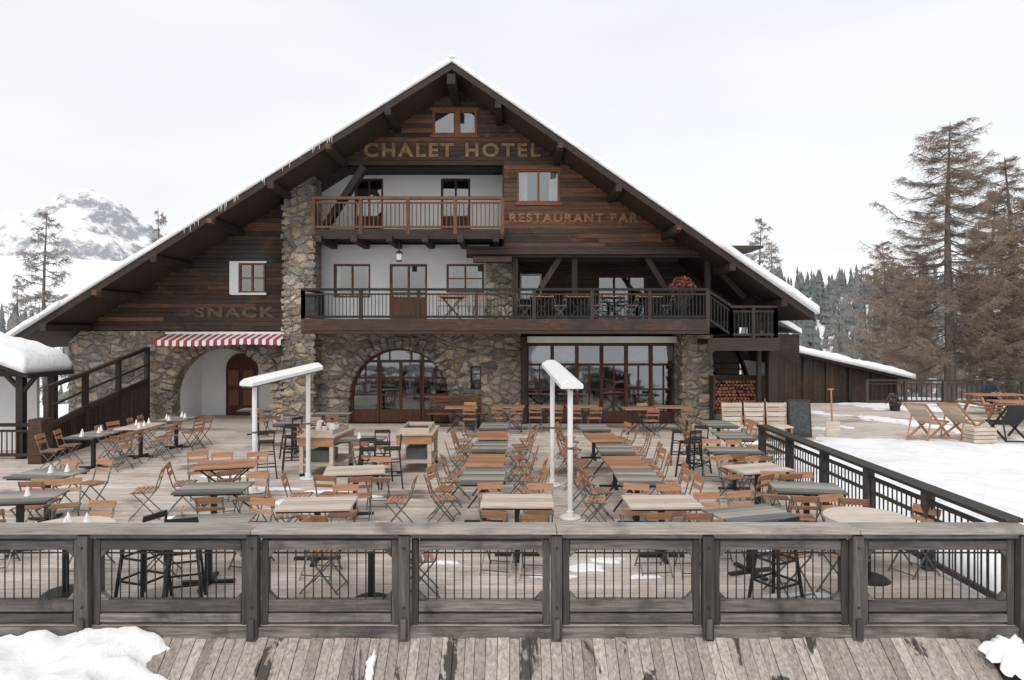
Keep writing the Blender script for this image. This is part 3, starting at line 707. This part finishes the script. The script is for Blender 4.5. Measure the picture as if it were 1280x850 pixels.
def cart(x,y,rot,stuff):
    t=MB(); w,d=.74,1.25
    for sx in(-1,1):
        for sy in(-1,1): t.box(sx*(w/2-.05)-.04,sx*(w/2-.05)+.04,sy*(d/2-.05)-.04,sy*(d/2-.05)+.04,.06,.8,'toplight'); t.cyl((sx*(w/2-.05),sy*(d/2-.05)),.05,0,.06,'metal',10)
    t.box(-w/2,w/2,-d/2,d/2,.22,.26,'toplight'); t.box(-w/2,w/2,-d/2,d/2,.62,.80,'toporange')
    t.box(-w/2-.03,w/2+.03,-d/2-.03,d/2+.03,.802,.84,'toplight'); 
    for q in((-.3,.3,-.5,-.46),(-.3,.3,.46,.5),(-.3,-.27,-.46,.46),(.27,.3,-.46,.46)): t.box(q[0],q[1],q[2],q[3],.842,.94,'toplight')
    t.box(-.27,.27,-.46,.46,.842,.86,'metal'); t.box(-.2,.2,-.4,.1,.262,.5,'chairmetal')
    if stuff:
        for i in range(14): t.cyl((ru(-.22,.22),ru(-.4,.4)),.06,.861,ru(.93,1.08),'white' if R()<.75 else 'red',9,.05)
    return inst(t.mesh('serving_cart'),'serving_cart',x,y,0,math.radians(rot))
cart(-2.05,14.9,0,False); cart(-3.95,14.6,-6,True)
b=MB(); 
for i in range(5): b.box(X(533,20.8),X(601,20.8),20.9+i*.1,20.99+i*.1,.42,.46,'gable_warm')
for i in range(4): b.box(X(533,20.8),X(601,20.8),21.4,21.43,.5+i*.12,.6+i*.12,'gable_warm')
for x in(X(535,20.8),X(599,20.8)-.08): b.box(x,x+.08,20.9,21.48,0,.42,'beamv'); b.box(x,x+.08,21.435,21.49,.42,1,'beamv')
b.obj('wooden_bench')
b=MB()
for u in(-.62,.0,.62):
    for i in range(5): b.box(6.75+u-.28,6.75+u+.28,19.0+i*.012,19.02+i*.012,.35+i*.13,.46+i*.13,'toplight')
    for s in(-.26,.26): b.bar((6.75+u+s,18.95,0),(6.75+u+s,19.09,1.0),.04,'orange')
    b.box(6.75+u-.28,6.75+u+.28,18.55,19.0,.34,.38,'toplight')
    for s in(-.26,.22): b.box(6.75+u+s,6.75+u+s+.04,18.56,18.6,0,.34,'orange')
b.obj('slatted_bench')
def heater(p,q,zp,zq,w):
    h=MB(); P=Vector((p[0],p[1],0));Q=Vector((q[0],q[1],0)); d=(Q-P).normalized(); n=Vector((d.y,-d.x,0))
    for a,z in((P,zp),(Q,zq)):
        h.cyl((a.x,a.y),.045,.03,z,'white',12); h.cyl((a.x,a.y),.17,0,.03,'white',16); h.cyl((a.x,a.y),.06,.03,.12,'white',12); h.cyl((a.x,a.y),.052,1.1,1.14,'chairmetal',12)
    A=P-d*.2+Vector((0,0,zp)); B=Q+d*.25+Vector((0,0,zq))
    up=Vector((0,0,1))
    prof=[(-w,-.02),(-w,.05),(-w*.35,.12),(w*.35,.12),(w,.05),(w,-.02)]
    vs=[A+n*a+up*b for a,b in prof]+[B+n*a+up*b for a,b in prof]; m=6
    h.add(vs,[tuple(range(m-1,-1,-1)),tuple(range(m,2*m))]+[(i,(i+1)%m,(i+1)%m+m,i+m) for i in range(m)],'white')
    for s in(-.5,0,.5): h.bar(A+n*w*s-up*.04,B+n*w*s-up*.04,.03,'chairmetal')
    h.obj('patio_heater',bevel=.008)
heater((-4.75,12.6),(-4.12,13.8),2.0,2.22,.17)
heater((.93,10.9),(.78,13.2),2.1,2.3,.18)
# ================= RIGHT SIDE OBJECTS =================
c=MB()
for s in(-1,1):
    y0,y1=s*.28,s*.03
    c.add([(-.3,y0,0.03),(.3,y0,.03),(.3,y1,1.05),(-.3,y1,1.05),(-.3,y0+s*.025,.03),(.3,y0+s*.025,.03),(.3,y1+s*.025,1.05),(-.3,y1+s*.025,1.05)],[(0,1,2,3),(7,6,5,4),(0,4,5,1),(1,5,6,2),(2,6,7,3),(3,7,4,0)],'beamv')
    yo=s*.03
    c.add([(-.25,y0+yo-s*.025,.13),(.25,y0+yo-s*.025,.13),(.25,y1+yo+s*.02,.99),(-.25,y1+yo+s*.02,.99)],[(0,1,2,3)],'board')
inst(c.mesh('chalkboard_sign'),'chalkboard_sign',8.1,19.3,0,math.radians(-12))
c=MB(); c.bar((0,0,.35),(.02,.12,1.3),.035,'orange'); c.box(-.2,.2,-.05,-.02,0,.42,'toplight'); c.bar((-.08,.12,1.32),(.1,.12,1.32),.03,'orange'); inst(c.mesh('snow_shovel'),'snow_shovel',9.1,19.4,0,0)
def lounger(x,y,rot,kf,ks):
    c=MB(); 
    for s in(-1,1):
        c.bar((s*.29,-.55,.04),(s*.29,.62,.98),.045,kf); c.bar((s*.26,.5,.02),(s*.26,-.5,.45),.045,kf); c.bar((s*.27,.5,.02),(s*.27,.28,.68),.03,kf)
    c.bar((-.3,.62,.98),(.3,.62,.98),.05,kf); c.bar((-.3,-.52,.45),(.3,-.52,.45),.05,kf); c.bar((-.3,.5,.03),(.3,.5,.03),.04,kf)
    n=14; pr=[]
    for i in range(n+1):
        t=i/n; yy=-.5+t*1.1; zz=.44+(.96-.44)*t-.55*t*(1-t)-.1*math.sin(t*math.pi); pr.append((yy,zz))
    for i in range(n):
        g=.012 if ks=='toplight' else 0
        a,b_=pr[i],pr[i+1]; c.add([(-.26,a[0],a[1]),(.26,a[0],a[1]),(.26,b_[0]-g,b_[1]),(-.26,b_[0]-g,b_[1]),(-.26,a[0],a[1]-.018),(.26,a[0],a[1]-.018),(.26,b_[0]-g,b_[1]-.018),(-.26,b_[0]-g,b_[1]-.018)],[(0,1,2,3),(7,6,5,4),(0,4,5,1),(1,5,6,2),(2,6,7,3),(3,7,4,0)],ks)
    inst(c.mesh('deck_chair'),'deck_chair',x,y,.02,math.radians(rot))
lounger(11.5,18.9,120,'orange','toplight'); lounger(12.45,18.9,115,'orange','sling'); lounger(13.5,18.6,170,'black','black'); lounger(14.9,18.6,150,'orange','toplight')
c=MB()
for i in range(4): c.box(-.32,.32,-.2,-.18,.02+i*.1,.105+i*.1,'toplight'); c.box(-.32,.32,.18,.2,.02+i*.1,.105+i*.1,'toplight'); c.box(-.32,-.3,-.18,.18,.02+i*.1,.105+i*.1,'toplight'); c.box(.3,.32,-.18,.18,.02+i*.1,.105+i*.1,'toplight')
c.box(-.3,.3,-.18,.18,.36,.38,'toplight')
inst(c.mesh('wooden_crate'),'wooden_crate',12.4,18.1,.03,.1)
def picnic(x,y,rot):
    c=MB()
    for i in range(6): c.box(-.9,.9,-.36+i*.12,-.25+i*.12,.71,.75,'toporange')
    for s in(-1,1):
        for i in range(2): c.box(-.9,.9,s*.66-.12+i*.12,s*.66-.01+i*.12,.42,.46,'toporange')
    for xx in(-.65,.65): c.bar((xx,-.7,.0),(xx,-.25,.7),.06,'orange',.08); c.bar((xx,.7,0),(xx,.25,.7),.06,'orange',.08); c.bar((xx,-.75,.39),(xx,.75,.39),.05,'orange',.07)
    inst(c.mesh('picnic_table'),'picnic_table',x,y,.0,math.radians(rot))
picnic(17.1,24.2,0); picnic(16.3,21.8,-6); picnic(18.6,22.4,5)
f=MB(); railing(f,(14.6,28.1,0),(27,27.5,0),(0,0),.95,'darkrail','darkrail','metal',1.5,.2,pw=.12,bw=.03); f.obj('far_fence')
s=MB(); y=29.2; xa,xb=X(976,y),X(1118,y)
za,zb=Z(436,y),Z(470,y)
x=xa
while x<xb:
    w=ru(.14,.2); t=(x-xa)/(xb-xa); s.box(x+.004,x+w-.004,y-ru(0,.02),y+.05,-.1,za+(zb-za)*t-.06,'gable'); x+=w
for i in range(6): x=xa+(xb-xa)*i/5; s.box(x-.06,x+.06,y-.1,y-.03,0,za+(zb-za)*i/5-.1,'beamv')
s.prism([(xa,-.1),(xb,-.1),(xb,zb-.07),(xa,za-.07)],y+.06,y+5,'gable')
s.prism([(xa-.3,za+.05),(xb+.5,zb-.08),(xb+.5,zb-.2),(xa-.3,za-.07)],y-.5,y+5.3,'beam')
snow_slab(s,(xa-.3,za+.05),(xb+.55,zb-.09),y-.6,y+5.3,.32,40,14,.35,seed=31)
o=s.obj('timber_shed')
for p in o.data.polygons:
    if o.data.materials[p.material_index].name=='snow': p.use_smooth=True
def bush(name,x,y,z,r,n,k,h=1.0):
    b=MB()
    for i in range(n):
        a=ru(0,6.28);e=ru(-.3,1.4);rr=r*ru(.3,1)
        c=Vector((x+rr*math.cos(a)*math.cos(e),y+rr*math.sin(a)*math.cos(e),z+h*.5+rr*math.sin(e)))
        s=ru(.02,.05); d=Vector((ru(-1,1),ru(-1,1),ru(-1,1))).normalized()*s; q=d.cross(Vector((ru(-1,1),ru(-1,1),1))).normalized()*s
        b.add([c-d,c+q,c+d,c-q],[(0,1,2,3)],k)
        if i%12==0: b.bar((x,y,z),c,.012,'bark')
    b.cyl((x,y),.16,z-.02,z+.28,'metal',12,.2)
    return b.obj(name,fix=False)
bush('potted_dead_shrub',X(852,20.5),20.5,3.32,.42,1300,'rust',1.75); bush('potted_dead_shrub',X(1128,25),25.5,0,.35,300,'bark',.6)
# ================= PERSON =================
def skinfig(name,pts,edges,rad,k,parent=None,root=0,sub=2):
    me=bpy.data.meshes.new(name); me.from_pydata(pts,edges,[]); o=bpy.data.objects.new(name,me); col.objects.link(o)
    m=o.modifiers.new('skin','SKIN'); m.use_smooth_shade=True
    sv=me.skin_vertices[0].data
    for i,r in enumerate(rad): sv[i].radius=(r,r) if not isinstance(r,tuple) else r
    sv[root].use_root=True
    ss=o.modifiers.new('s','SUBSURF'); ss.levels=sub; ss.render_levels=sub
    me.materials.append(M[k]); o.parent=parent; return o
PE=empty('seated_person')
pts=[(0,0,.55),(0,.02,.8),(0,-.03,1.02),(0,-.06,1.12),(0,-.09,1.2),
 (.1,-.02,.54),(.12,-.44,.54),(.13,-.42,.1),(.13,-.56,.05),(-.1,-.02,.54),(-.12,-.44,.54),(-.13,-.42,.1),(-.13,-.56,.05),
 (.2,-.04,1.03),(.25,-.2,.80),(.12,-.42,.80),(-.2,-.04,1.03),(-.25,-.2,.80),(-.10,-.42,.80)]
ed=[(0,1),(1,2),(2,3),(3,4),(0,5),(5,6),(6,7),(7,8),(0,9),(9,10),(10,11),(11,12),(2,13),(13,14),(14,15),(2,16),(16,17),(17,18)]
ra=[.15,.15,.15,.07,.055,.1,.075,.055,.045,.1,.075,.055,.045,.075,.055,.035,.075,.055,.035]
skinfig('clothed_body',pts,ed,ra,'black',PE)
import bmesh
def ball(name,c,r,k,parent,sx=1,sy=1,sz=1):
    me=bpy.data.meshes.new(name); bm=bmesh.new(); bmesh.ops.create_uvsphere(bm,u_segments=18,v_segments=12,radius=r)
    for v in bm.verts: v.co=Vector((v.co.x*sx+c[0],v.co.y*sy+c[1],v.co.z*sz+c[2]))
    bm.to_mesh(me); bm.free(); me.materials.append(M[k]); me.polygons.foreach_set('use_smooth',[True]*len(me.polygons))
    o=bpy.data.objects.new(name,me); col.objects.link(o); o.parent=parent; return o
ball('head',(0,-.12,1.29),.1,'skin',PE,.8,.95,1.15); ball('nose',(0,-.222,1.28),.016,'skin',PE,.8,1,1.4)
for s in(-1,1): ball('eye',(s*.032,-.205,1.30),.011,'black',PE); ball('ear',(s*.082,-.12,1.285),.02,'skin',PE,.4,1,1.4)
ball('mouth',(0,-.207,1.235),.018,'rust',PE,1,.4,.3)
ball('helmet',(0,-.10,1.335),.118,'black',PE,.92,1.08,.85)
for s in(-1,1):
    hp=[(s*.11,-.42,.80),(s*.085,-.50,.795)]; he=[(0,1)]; hr=[.028,.032]
    for i in range(4):
        b=len(hp); xo=s*(.06+i*.018); hp+=[(xo,-.535,.80),(xo,-.575,.79),(xo,-.60,.77)]; he+=[(1,b),(b,b+1),(b+1,b+2)]; hr+=[.009,.009,.007]
    b=len(hp); hp+=[(s*.04,-.48,.80),(s*.03,-.52,.79)]; he+=[(0,b),(b,b+1)]; hr+=[.011,.008]
    skinfig('hand',hp,he,hr,'skin',PE,1,1)
PE.location=(17.35,24.86,-.03); PE.rotation_euler=(0,0,math.radians(-8))
# ================= GROUND =================
def smooth(a,b,x): t=max(0,min(1,(x-a)/(b-a))); return t*t*(3-2*t)
def gh(x,y):
    z=-.45
    if y<6.9: z-= .55*(6.9-max(y,-10)) if x>-4 and x<5 else .45*(6.9-max(y,-10))
    d=max(0,y-30)+max(0,abs(x-3)-22)*.8
    z-=14*smooth(0,90,d)
    r=smooth(15,70,x)*smooth(95,190,y); z+=26*r
    l=smooth(-40,-90,x)*smooth(90,170,y); z+=17*l
    z+=60*smooth(280,700,math.hypot(x,y))
    z+=fn(x,y,0,.03)*1.5*smooth(30,80,math.hypot(x,y-15))
    return z
def gs(i,n,m): 
    t=(i/n)*2-1; return m*(abs(t)**2.6)*(1 if t>0 else -1)
g=MB(); n=150; vs=[];fs=[]
for i in range(n+1):
    for j in range(n+1):
        x=gs(i,n,1600); y=gs(j,n,1600)+12; vs.append((x,y,gh(x,y)))
for i in range(n):
    for j in range(n): a=i*(n+1)+j; fs.append((a,a+n+1,a+n+2,a+1))
g.add(vs,fs,'snow'); g.obj('ground',smooth=True,fix=False)
def field(name,x0,x1,y0,y1,hf,st=.22,k='snow'):
    g=MB(); nx=int((x1-x0)/st); ny=int((y1-y0)/st); vs=[];fs=[]
    for i in range(nx+1):
        for j in range(ny+1):
            x=x0+(x1-x0)*i/nx; y=y0+(y1-y0)*j/ny; vs.append((x,y,hf(x,y)))
    for i in range(nx):
        for j in range(ny): a=i*(ny+1)+j; fs.append((a,a+ny+1,a+ny+2,a+1))
    g.add(vs,fs,k); return g.obj(name,smooth=True,fix=False)
def foot(x,y):
    # trampled footprints
    h=0
    cx,cy=math.floor(x/.42),math.floor(y/.5)
    rr=random.Random(cx*7919+cy*104729)
    if rr.random()<.30 and y>9:
        px=(cx+.3+.4*rr.random())*.42; py=(cy+.3+.4*rr.random())*.5
        d=math.hypot((x-px)/.13,(y-py)/.2)
        if d<1: h=-.035*(1-d*d)
    return h
def fr_(x,y):
    n1=fn(x,y,1,.35)*.09+fn(x,y,5,1.3)*.05+fn(x,y,7,4)*.022
    ondeck=(x>8.6 and y>19) or (x<8.6 and y>14.3)
    base=.07*(1-smooth(17.8,19.6,y)) if x>8.4 else .07*(1-smooth(13,14.8,y-(x-5.2)*1.2))
    z=base-.005+n1*(1.1 if not ondeck else .8)
    if ondeck: z-=.010
    else: z+=foot(x,y)
    e=min(x-5.42,26-x,y-2); 
    if e<.5: z-= .35*(1-e/.5)**2
    z-= .6*max(0,x-20)*.12+ .45*max(0,7-y)
    return z
field('snow_field',5.42,26,2,28,fr_,.09,'snowfar')
def fl_(x,y):
    z=-.0-.26*(6.85-y)+fn(x,y,2,.8)*.16+fn(x,y,2,3)*.08+fn(x,y,2,8)*.045
    e=(-3.25+.5*fn(y*1.6,x,4)+.35*fn(y*6,x,4)) - x - (6.8-y)*.15
    if e<.5: z-=.5*(1-e/.5)**1.5
    return z
field('snow_bank',-16,-2.7,1,6.87,fl_,.06)
def fr2(x,y): return -.15-.6*(6.9-y)+fn(x,y,3,1.6)*.14
field('bare_slope',4.62,12,1,6.88,fr2,.12,'rockdark')
snow_patch('snow_patch',4.85,6.62,.28,.17,.1,-.17,.62,seed=2)
snow_patch('snow_patch',-1.37,6.62,.05,.12,.03,-.27,.67,seed=4)
snow_patch('snow_patch',-1.62,6.3,.12,.1,.05,-.47,.67,seed=6)
for i,(x,y,a,b_) in enumerate(((.95,8.6,.3,.12),(1.25,8.9,.22,.09),(-3.9,11.9,.5,.16),(-4.6,12.9,.6,.14),(1.6,8.3,.16,.06),(-5.9,14.0,.5,.12),(5.9,16.5,.6,.5),(-3.2,10.2,.3,.08),(-.9,8.8,.2,.06),(3.4,9.3,.3,.07),(6.3,18.3,.5,.25),(-2.6,12.3,.25,.06),(.5,8.3,.25,.07),(-5.2,10.9,.4,.1),(-5.9,9.2,.4,.09),(3.2,7.7,.4,.07),(-2.7,7.6,.35,.06),(-3.4,12.7,.4,.1),(3.0,10.1,.2,.08))):
    snow_patch('snow_patch',x,y,a,b_,.022,.004,seed=i*3.1)
# ================= MOUNTAINS =================
def ridge(name,y,pts,depth,k,amp,nx=220,ny=60):
    g=MB(); vs=[];fs=[]; xs=[(p[0]-640)*y/F for p in pts]; zs=[3+(H0-p[1])*y/F for p in pts]
    def rz(x):
        if x<=xs[0]: return zs[0]
        for a in range(len(xs)-1):
            if x<=xs[a+1]: t=(x-xs[a])/(xs[a+1]-xs[a]); return zs[a]+(zs[a+1]-zs[a])*t
        return zs[-1]
    x0,x1=xs[0],xs[-1]
    for i in range(nx+1):
        for j in range(ny+1):
            x=x0+(x1-x0)*i/nx; t=j/ny; yy=y-depth+2*depth*t
            f=1-abs(2*t-1); f=f**.9
            nn=0;am=amp;s=1/(depth*.4)
            for o in range(7): nn+=am*(.5-2.2*abs(fn(x,yy,o*7,s)))*.8; am*=.55; s*=2.05
            vs.append((x,yy,-40+(rz(x)+40)*f+nn*(.45 if f>.93 else .9)))
    for i in range(nx):
        for j in range(ny): a=i*(ny+1)+j; fs.append((a,a+ny+1,a+ny+2,a+1))
    g.add(vs,fs,k); return g.obj(name,smooth=True,fix=False)
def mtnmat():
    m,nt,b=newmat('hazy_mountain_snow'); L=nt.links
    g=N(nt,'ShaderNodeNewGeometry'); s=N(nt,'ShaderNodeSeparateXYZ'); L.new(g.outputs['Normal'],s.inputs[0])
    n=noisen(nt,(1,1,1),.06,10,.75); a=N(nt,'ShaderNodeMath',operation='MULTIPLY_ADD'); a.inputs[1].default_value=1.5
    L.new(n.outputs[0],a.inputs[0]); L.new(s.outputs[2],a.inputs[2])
    r=ramp(nt,[(.28,.30,.33),(.80,.82,.84)],[.86,.98]);  # rock and snow tones lightened, distance haze put into the colour
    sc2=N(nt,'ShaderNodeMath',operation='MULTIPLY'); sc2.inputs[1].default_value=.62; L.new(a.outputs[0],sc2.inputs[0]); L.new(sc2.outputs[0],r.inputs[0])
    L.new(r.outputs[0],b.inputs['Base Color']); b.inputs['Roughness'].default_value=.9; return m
M['mtn']=mtnmat()
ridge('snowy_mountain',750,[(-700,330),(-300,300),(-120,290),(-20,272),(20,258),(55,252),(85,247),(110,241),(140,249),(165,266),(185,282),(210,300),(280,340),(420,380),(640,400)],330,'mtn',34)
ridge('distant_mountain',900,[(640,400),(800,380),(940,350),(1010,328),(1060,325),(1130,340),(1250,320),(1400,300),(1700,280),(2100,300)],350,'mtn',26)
# ================= TREES =================
def larch(seed,H=13,Rm=3.2,bare=.16,nb=120,k='twig',dens=1.0,tw=.016):
    rnd=random.Random(seed); u=rnd.uniform
    t=MB()
    n=8; segs=12; vs=[];fs=[]
    axis=[]
    for i in range(segs+1):
        q=i/segs; axis.append(Vector((.22*math.sin(q*5+seed)*q,.22*math.cos(q*4+seed)*q,q*H)))
        r=.24*H/13*(1-q)**.85+.012
        if i==0: r*=1.25
        for j in range(n): a=6.283*j/n; vs.append((axis[-1].x+r*math.cos(a),axis[-1].y+r*math.sin(a),axis[-1].z))
    for i in range(segs):
        for j in range(n): a=i*n+j;b=i*n+(j+1)%n; fs.append((a,b,b+n,a+n))
    t.add(vs,fs,'bark')
    def ax(q):
        f=q*segs;i=min(segs-1,int(f)); return axis[i].lerp(axis[i+1],f-i)
    def ribbon(p,q,w,kk):
        d=(q-p); 
        s=d.cross(Vector((u(-1,1),u(-1,1),u(-.3,.3))))
        if s.length<1e-6: return
        s=s.normalized()*w/2
        t.add([p-s,p+s,q+s*.4,q-s*.4],[(0,1,2,3)],kk)
    for b in range(nb):
        q=bare+(1-bare)*(b+u(-2,2))/nb; q=max(bare*.8,min(.985,q))
        prof=min(1,(1-q)**.62*1.12+.05)*(.6+.4*min(1,max(0,q-bare)/.12+.3))
        L=Rm*prof*u(.35,1.15)*(1.2 if u(0,1)<.15 else 1)
        a=b*2.4+u(-.9,.9); o=ax(q)
        d0=Vector((math.cos(a),math.sin(a),u(-.25,.3))); droop=u(.0,.32); bend=u(-.25,.25)
        pts=[]; ns=6
        for i in range(ns+1):
            s=i/ns; aa=a+bend*s*s
            p=o+Vector((math.cos(aa)*L*s,math.sin(aa)*L*s,d0.z*L*s-droop*L*math.sin(s*2.4)*.8+.35*L*max(0,s-.5)**1.3)); p+=Vector((u(-1,1),u(-1,1),u(-1,1)))*.035*L*s; pts.append(p)
        for i in range(ns):
            w=.05*(1-i/ns)*L/Rm+.012; t.bar(pts[i],pts[i+1],w,'bark' if i<3 else k)
        nt_=int((8+L*15)*dens)
        for i in range(nt_):
            s=u(.12,1)**.8; f=s*ns; ii=min(ns-1,int(f)); p=pts[ii].lerp(pts[ii+1],f-ii)
            side=1 if i%2 else -1; aa=a+side*u(.3,1.2); l=u(.2,.85)*(1.15-s*.5)*min(1,L/1.2+.25)
            e=p+Vector((math.cos(aa)*l,math.sin(aa)*l,l*u(-.55,.35)))
            ribbon(p,e,tw*1.1,k)
            for m in range(6):
                c=p.lerp(e,u(.15,1)); l2=u(.06,.24); ribbon(c,c+Vector((u(-1,1)*l2,u(-1,1)*l2,-l2*u(-.5,1.3))),tw,k)
    return t.mesh('larch_tree')
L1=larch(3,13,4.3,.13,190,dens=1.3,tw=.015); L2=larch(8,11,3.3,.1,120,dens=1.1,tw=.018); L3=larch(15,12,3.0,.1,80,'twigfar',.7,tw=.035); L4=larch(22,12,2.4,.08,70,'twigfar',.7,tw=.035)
def tree(me,u_,vtop,y,base=None,rot=0,H=13.0,wide=1):
    x=X(u_,y); zt=Z(vtop,y); zb=gh(x,y)-.2 if base is None else base; s=(zt-zb)/H
    return inst(me,'larch_tree',x,y,zb,rot,(s*wide,s*wide,s))
tree(L1,1187,150,31,-.3,0.3)
tree(L2,1262,195,34,None,1,11,1.0); tree(L2,1105,300,52,None,2,11,.75); tree(L2,1240,235,46,None,4,11,.8)
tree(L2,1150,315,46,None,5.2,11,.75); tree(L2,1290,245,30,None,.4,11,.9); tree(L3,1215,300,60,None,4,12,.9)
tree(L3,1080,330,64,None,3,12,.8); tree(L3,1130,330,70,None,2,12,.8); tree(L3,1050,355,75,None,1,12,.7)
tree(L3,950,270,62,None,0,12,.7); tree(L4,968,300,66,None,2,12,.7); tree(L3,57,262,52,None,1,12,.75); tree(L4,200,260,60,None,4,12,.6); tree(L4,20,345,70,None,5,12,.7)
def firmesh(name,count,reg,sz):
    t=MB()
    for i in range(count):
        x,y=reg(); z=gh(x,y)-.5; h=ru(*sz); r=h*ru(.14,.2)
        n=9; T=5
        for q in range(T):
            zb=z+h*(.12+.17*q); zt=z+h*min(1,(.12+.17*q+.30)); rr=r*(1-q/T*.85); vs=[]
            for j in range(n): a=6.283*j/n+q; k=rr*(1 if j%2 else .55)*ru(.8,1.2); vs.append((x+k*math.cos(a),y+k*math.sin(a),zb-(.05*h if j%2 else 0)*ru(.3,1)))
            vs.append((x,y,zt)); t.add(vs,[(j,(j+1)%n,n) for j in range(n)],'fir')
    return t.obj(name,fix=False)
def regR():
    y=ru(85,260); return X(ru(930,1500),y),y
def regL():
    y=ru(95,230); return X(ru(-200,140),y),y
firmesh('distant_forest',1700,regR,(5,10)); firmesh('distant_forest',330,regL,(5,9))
# ================= WORLD / LIGHT / CAMERA =================
w=bpy.data.worlds.new('World'); sc.world=w; w.use_nodes=True; nt=w.node_tree; nt.nodes.clear()
out=N(nt,'ShaderNodeOutputWorld'); sk=N(nt,'ShaderNodeTexSky'); sk.sky_type='NISHITA'; sk.sun_disc=False; sk.sun_elevation=math.radians(48); sk.sun_rotation=math.radians(200); sk.dust_density=4; sk.ozone_density=.6
b1_=N(nt,'ShaderNodeBackground'); b1_.inputs[1].default_value=.05; nt.links.new(sk.outputs[0],b1_.inputs[0])
b2_=N(nt,'ShaderNodeBackground'); b2_.inputs[1].default_value=1.0
tc=N(nt,'ShaderNodeTexCoord'); mp=N(nt,'ShaderNodeMapping'); mp.inputs['Scale'].default_value=(1,1,3); nz=N(nt,'ShaderNodeTexNoise'); nz.inputs['Scale'].default_value=1.6; nz.inputs['Detail'].default_value=4
nt.links.new(tc.outputs['Generated'],mp.inputs[0]); nt.links.new(mp.outputs[0],nz.inputs['Vector'])
r=ramp(nt,[(.765,.76,.755),(.86,.85,.84)],[.35,.65]); nt.links.new(nz.outputs[0],r.inputs[0]); nt.links.new(r.outputs[0],b2_.inputs[0])
ad=N(nt,'ShaderNodeAddShader'); nt.links.new(b1_.outputs[0],ad.inputs[0]); nt.links.new(b2_.outputs[0],ad.inputs[1]); nt.links.new(ad.outputs[0],out.inputs[0])
sl=bpy.data.lights.new('sun','SUN'); sl.energy=1.1; sl.angle=math.radians(20); sl.color=(1,.975,.94)
so=bpy.data.objects.new('sun',sl); col.objects.link(so)
az=math.radians(200); el=math.radians(52)
d=Vector((math.sin(az)*math.cos(el),math.cos(az)*math.cos(el),math.sin(el)))
so.rotation_euler=d.to_track_quat('Z','Y').to_euler()
cd=bpy.data.cameras.new('camera'); cam=bpy.data.objects.new('camera',cd); col.objects.link(cam)
cam.location=(0,0,CZ); cam.rotation_euler=(math.pi/2,0,0); cd.lens=24; cd.sensor_width=36; cd.shift_y=-(425-H0)/1280; cd.clip_end=5000; cd.clip_start=.05
sc.camera=cam
sc.view_settings.view_transform='Standard'; sc.view_settings.look='None'; sc.view_settings.exposure=0
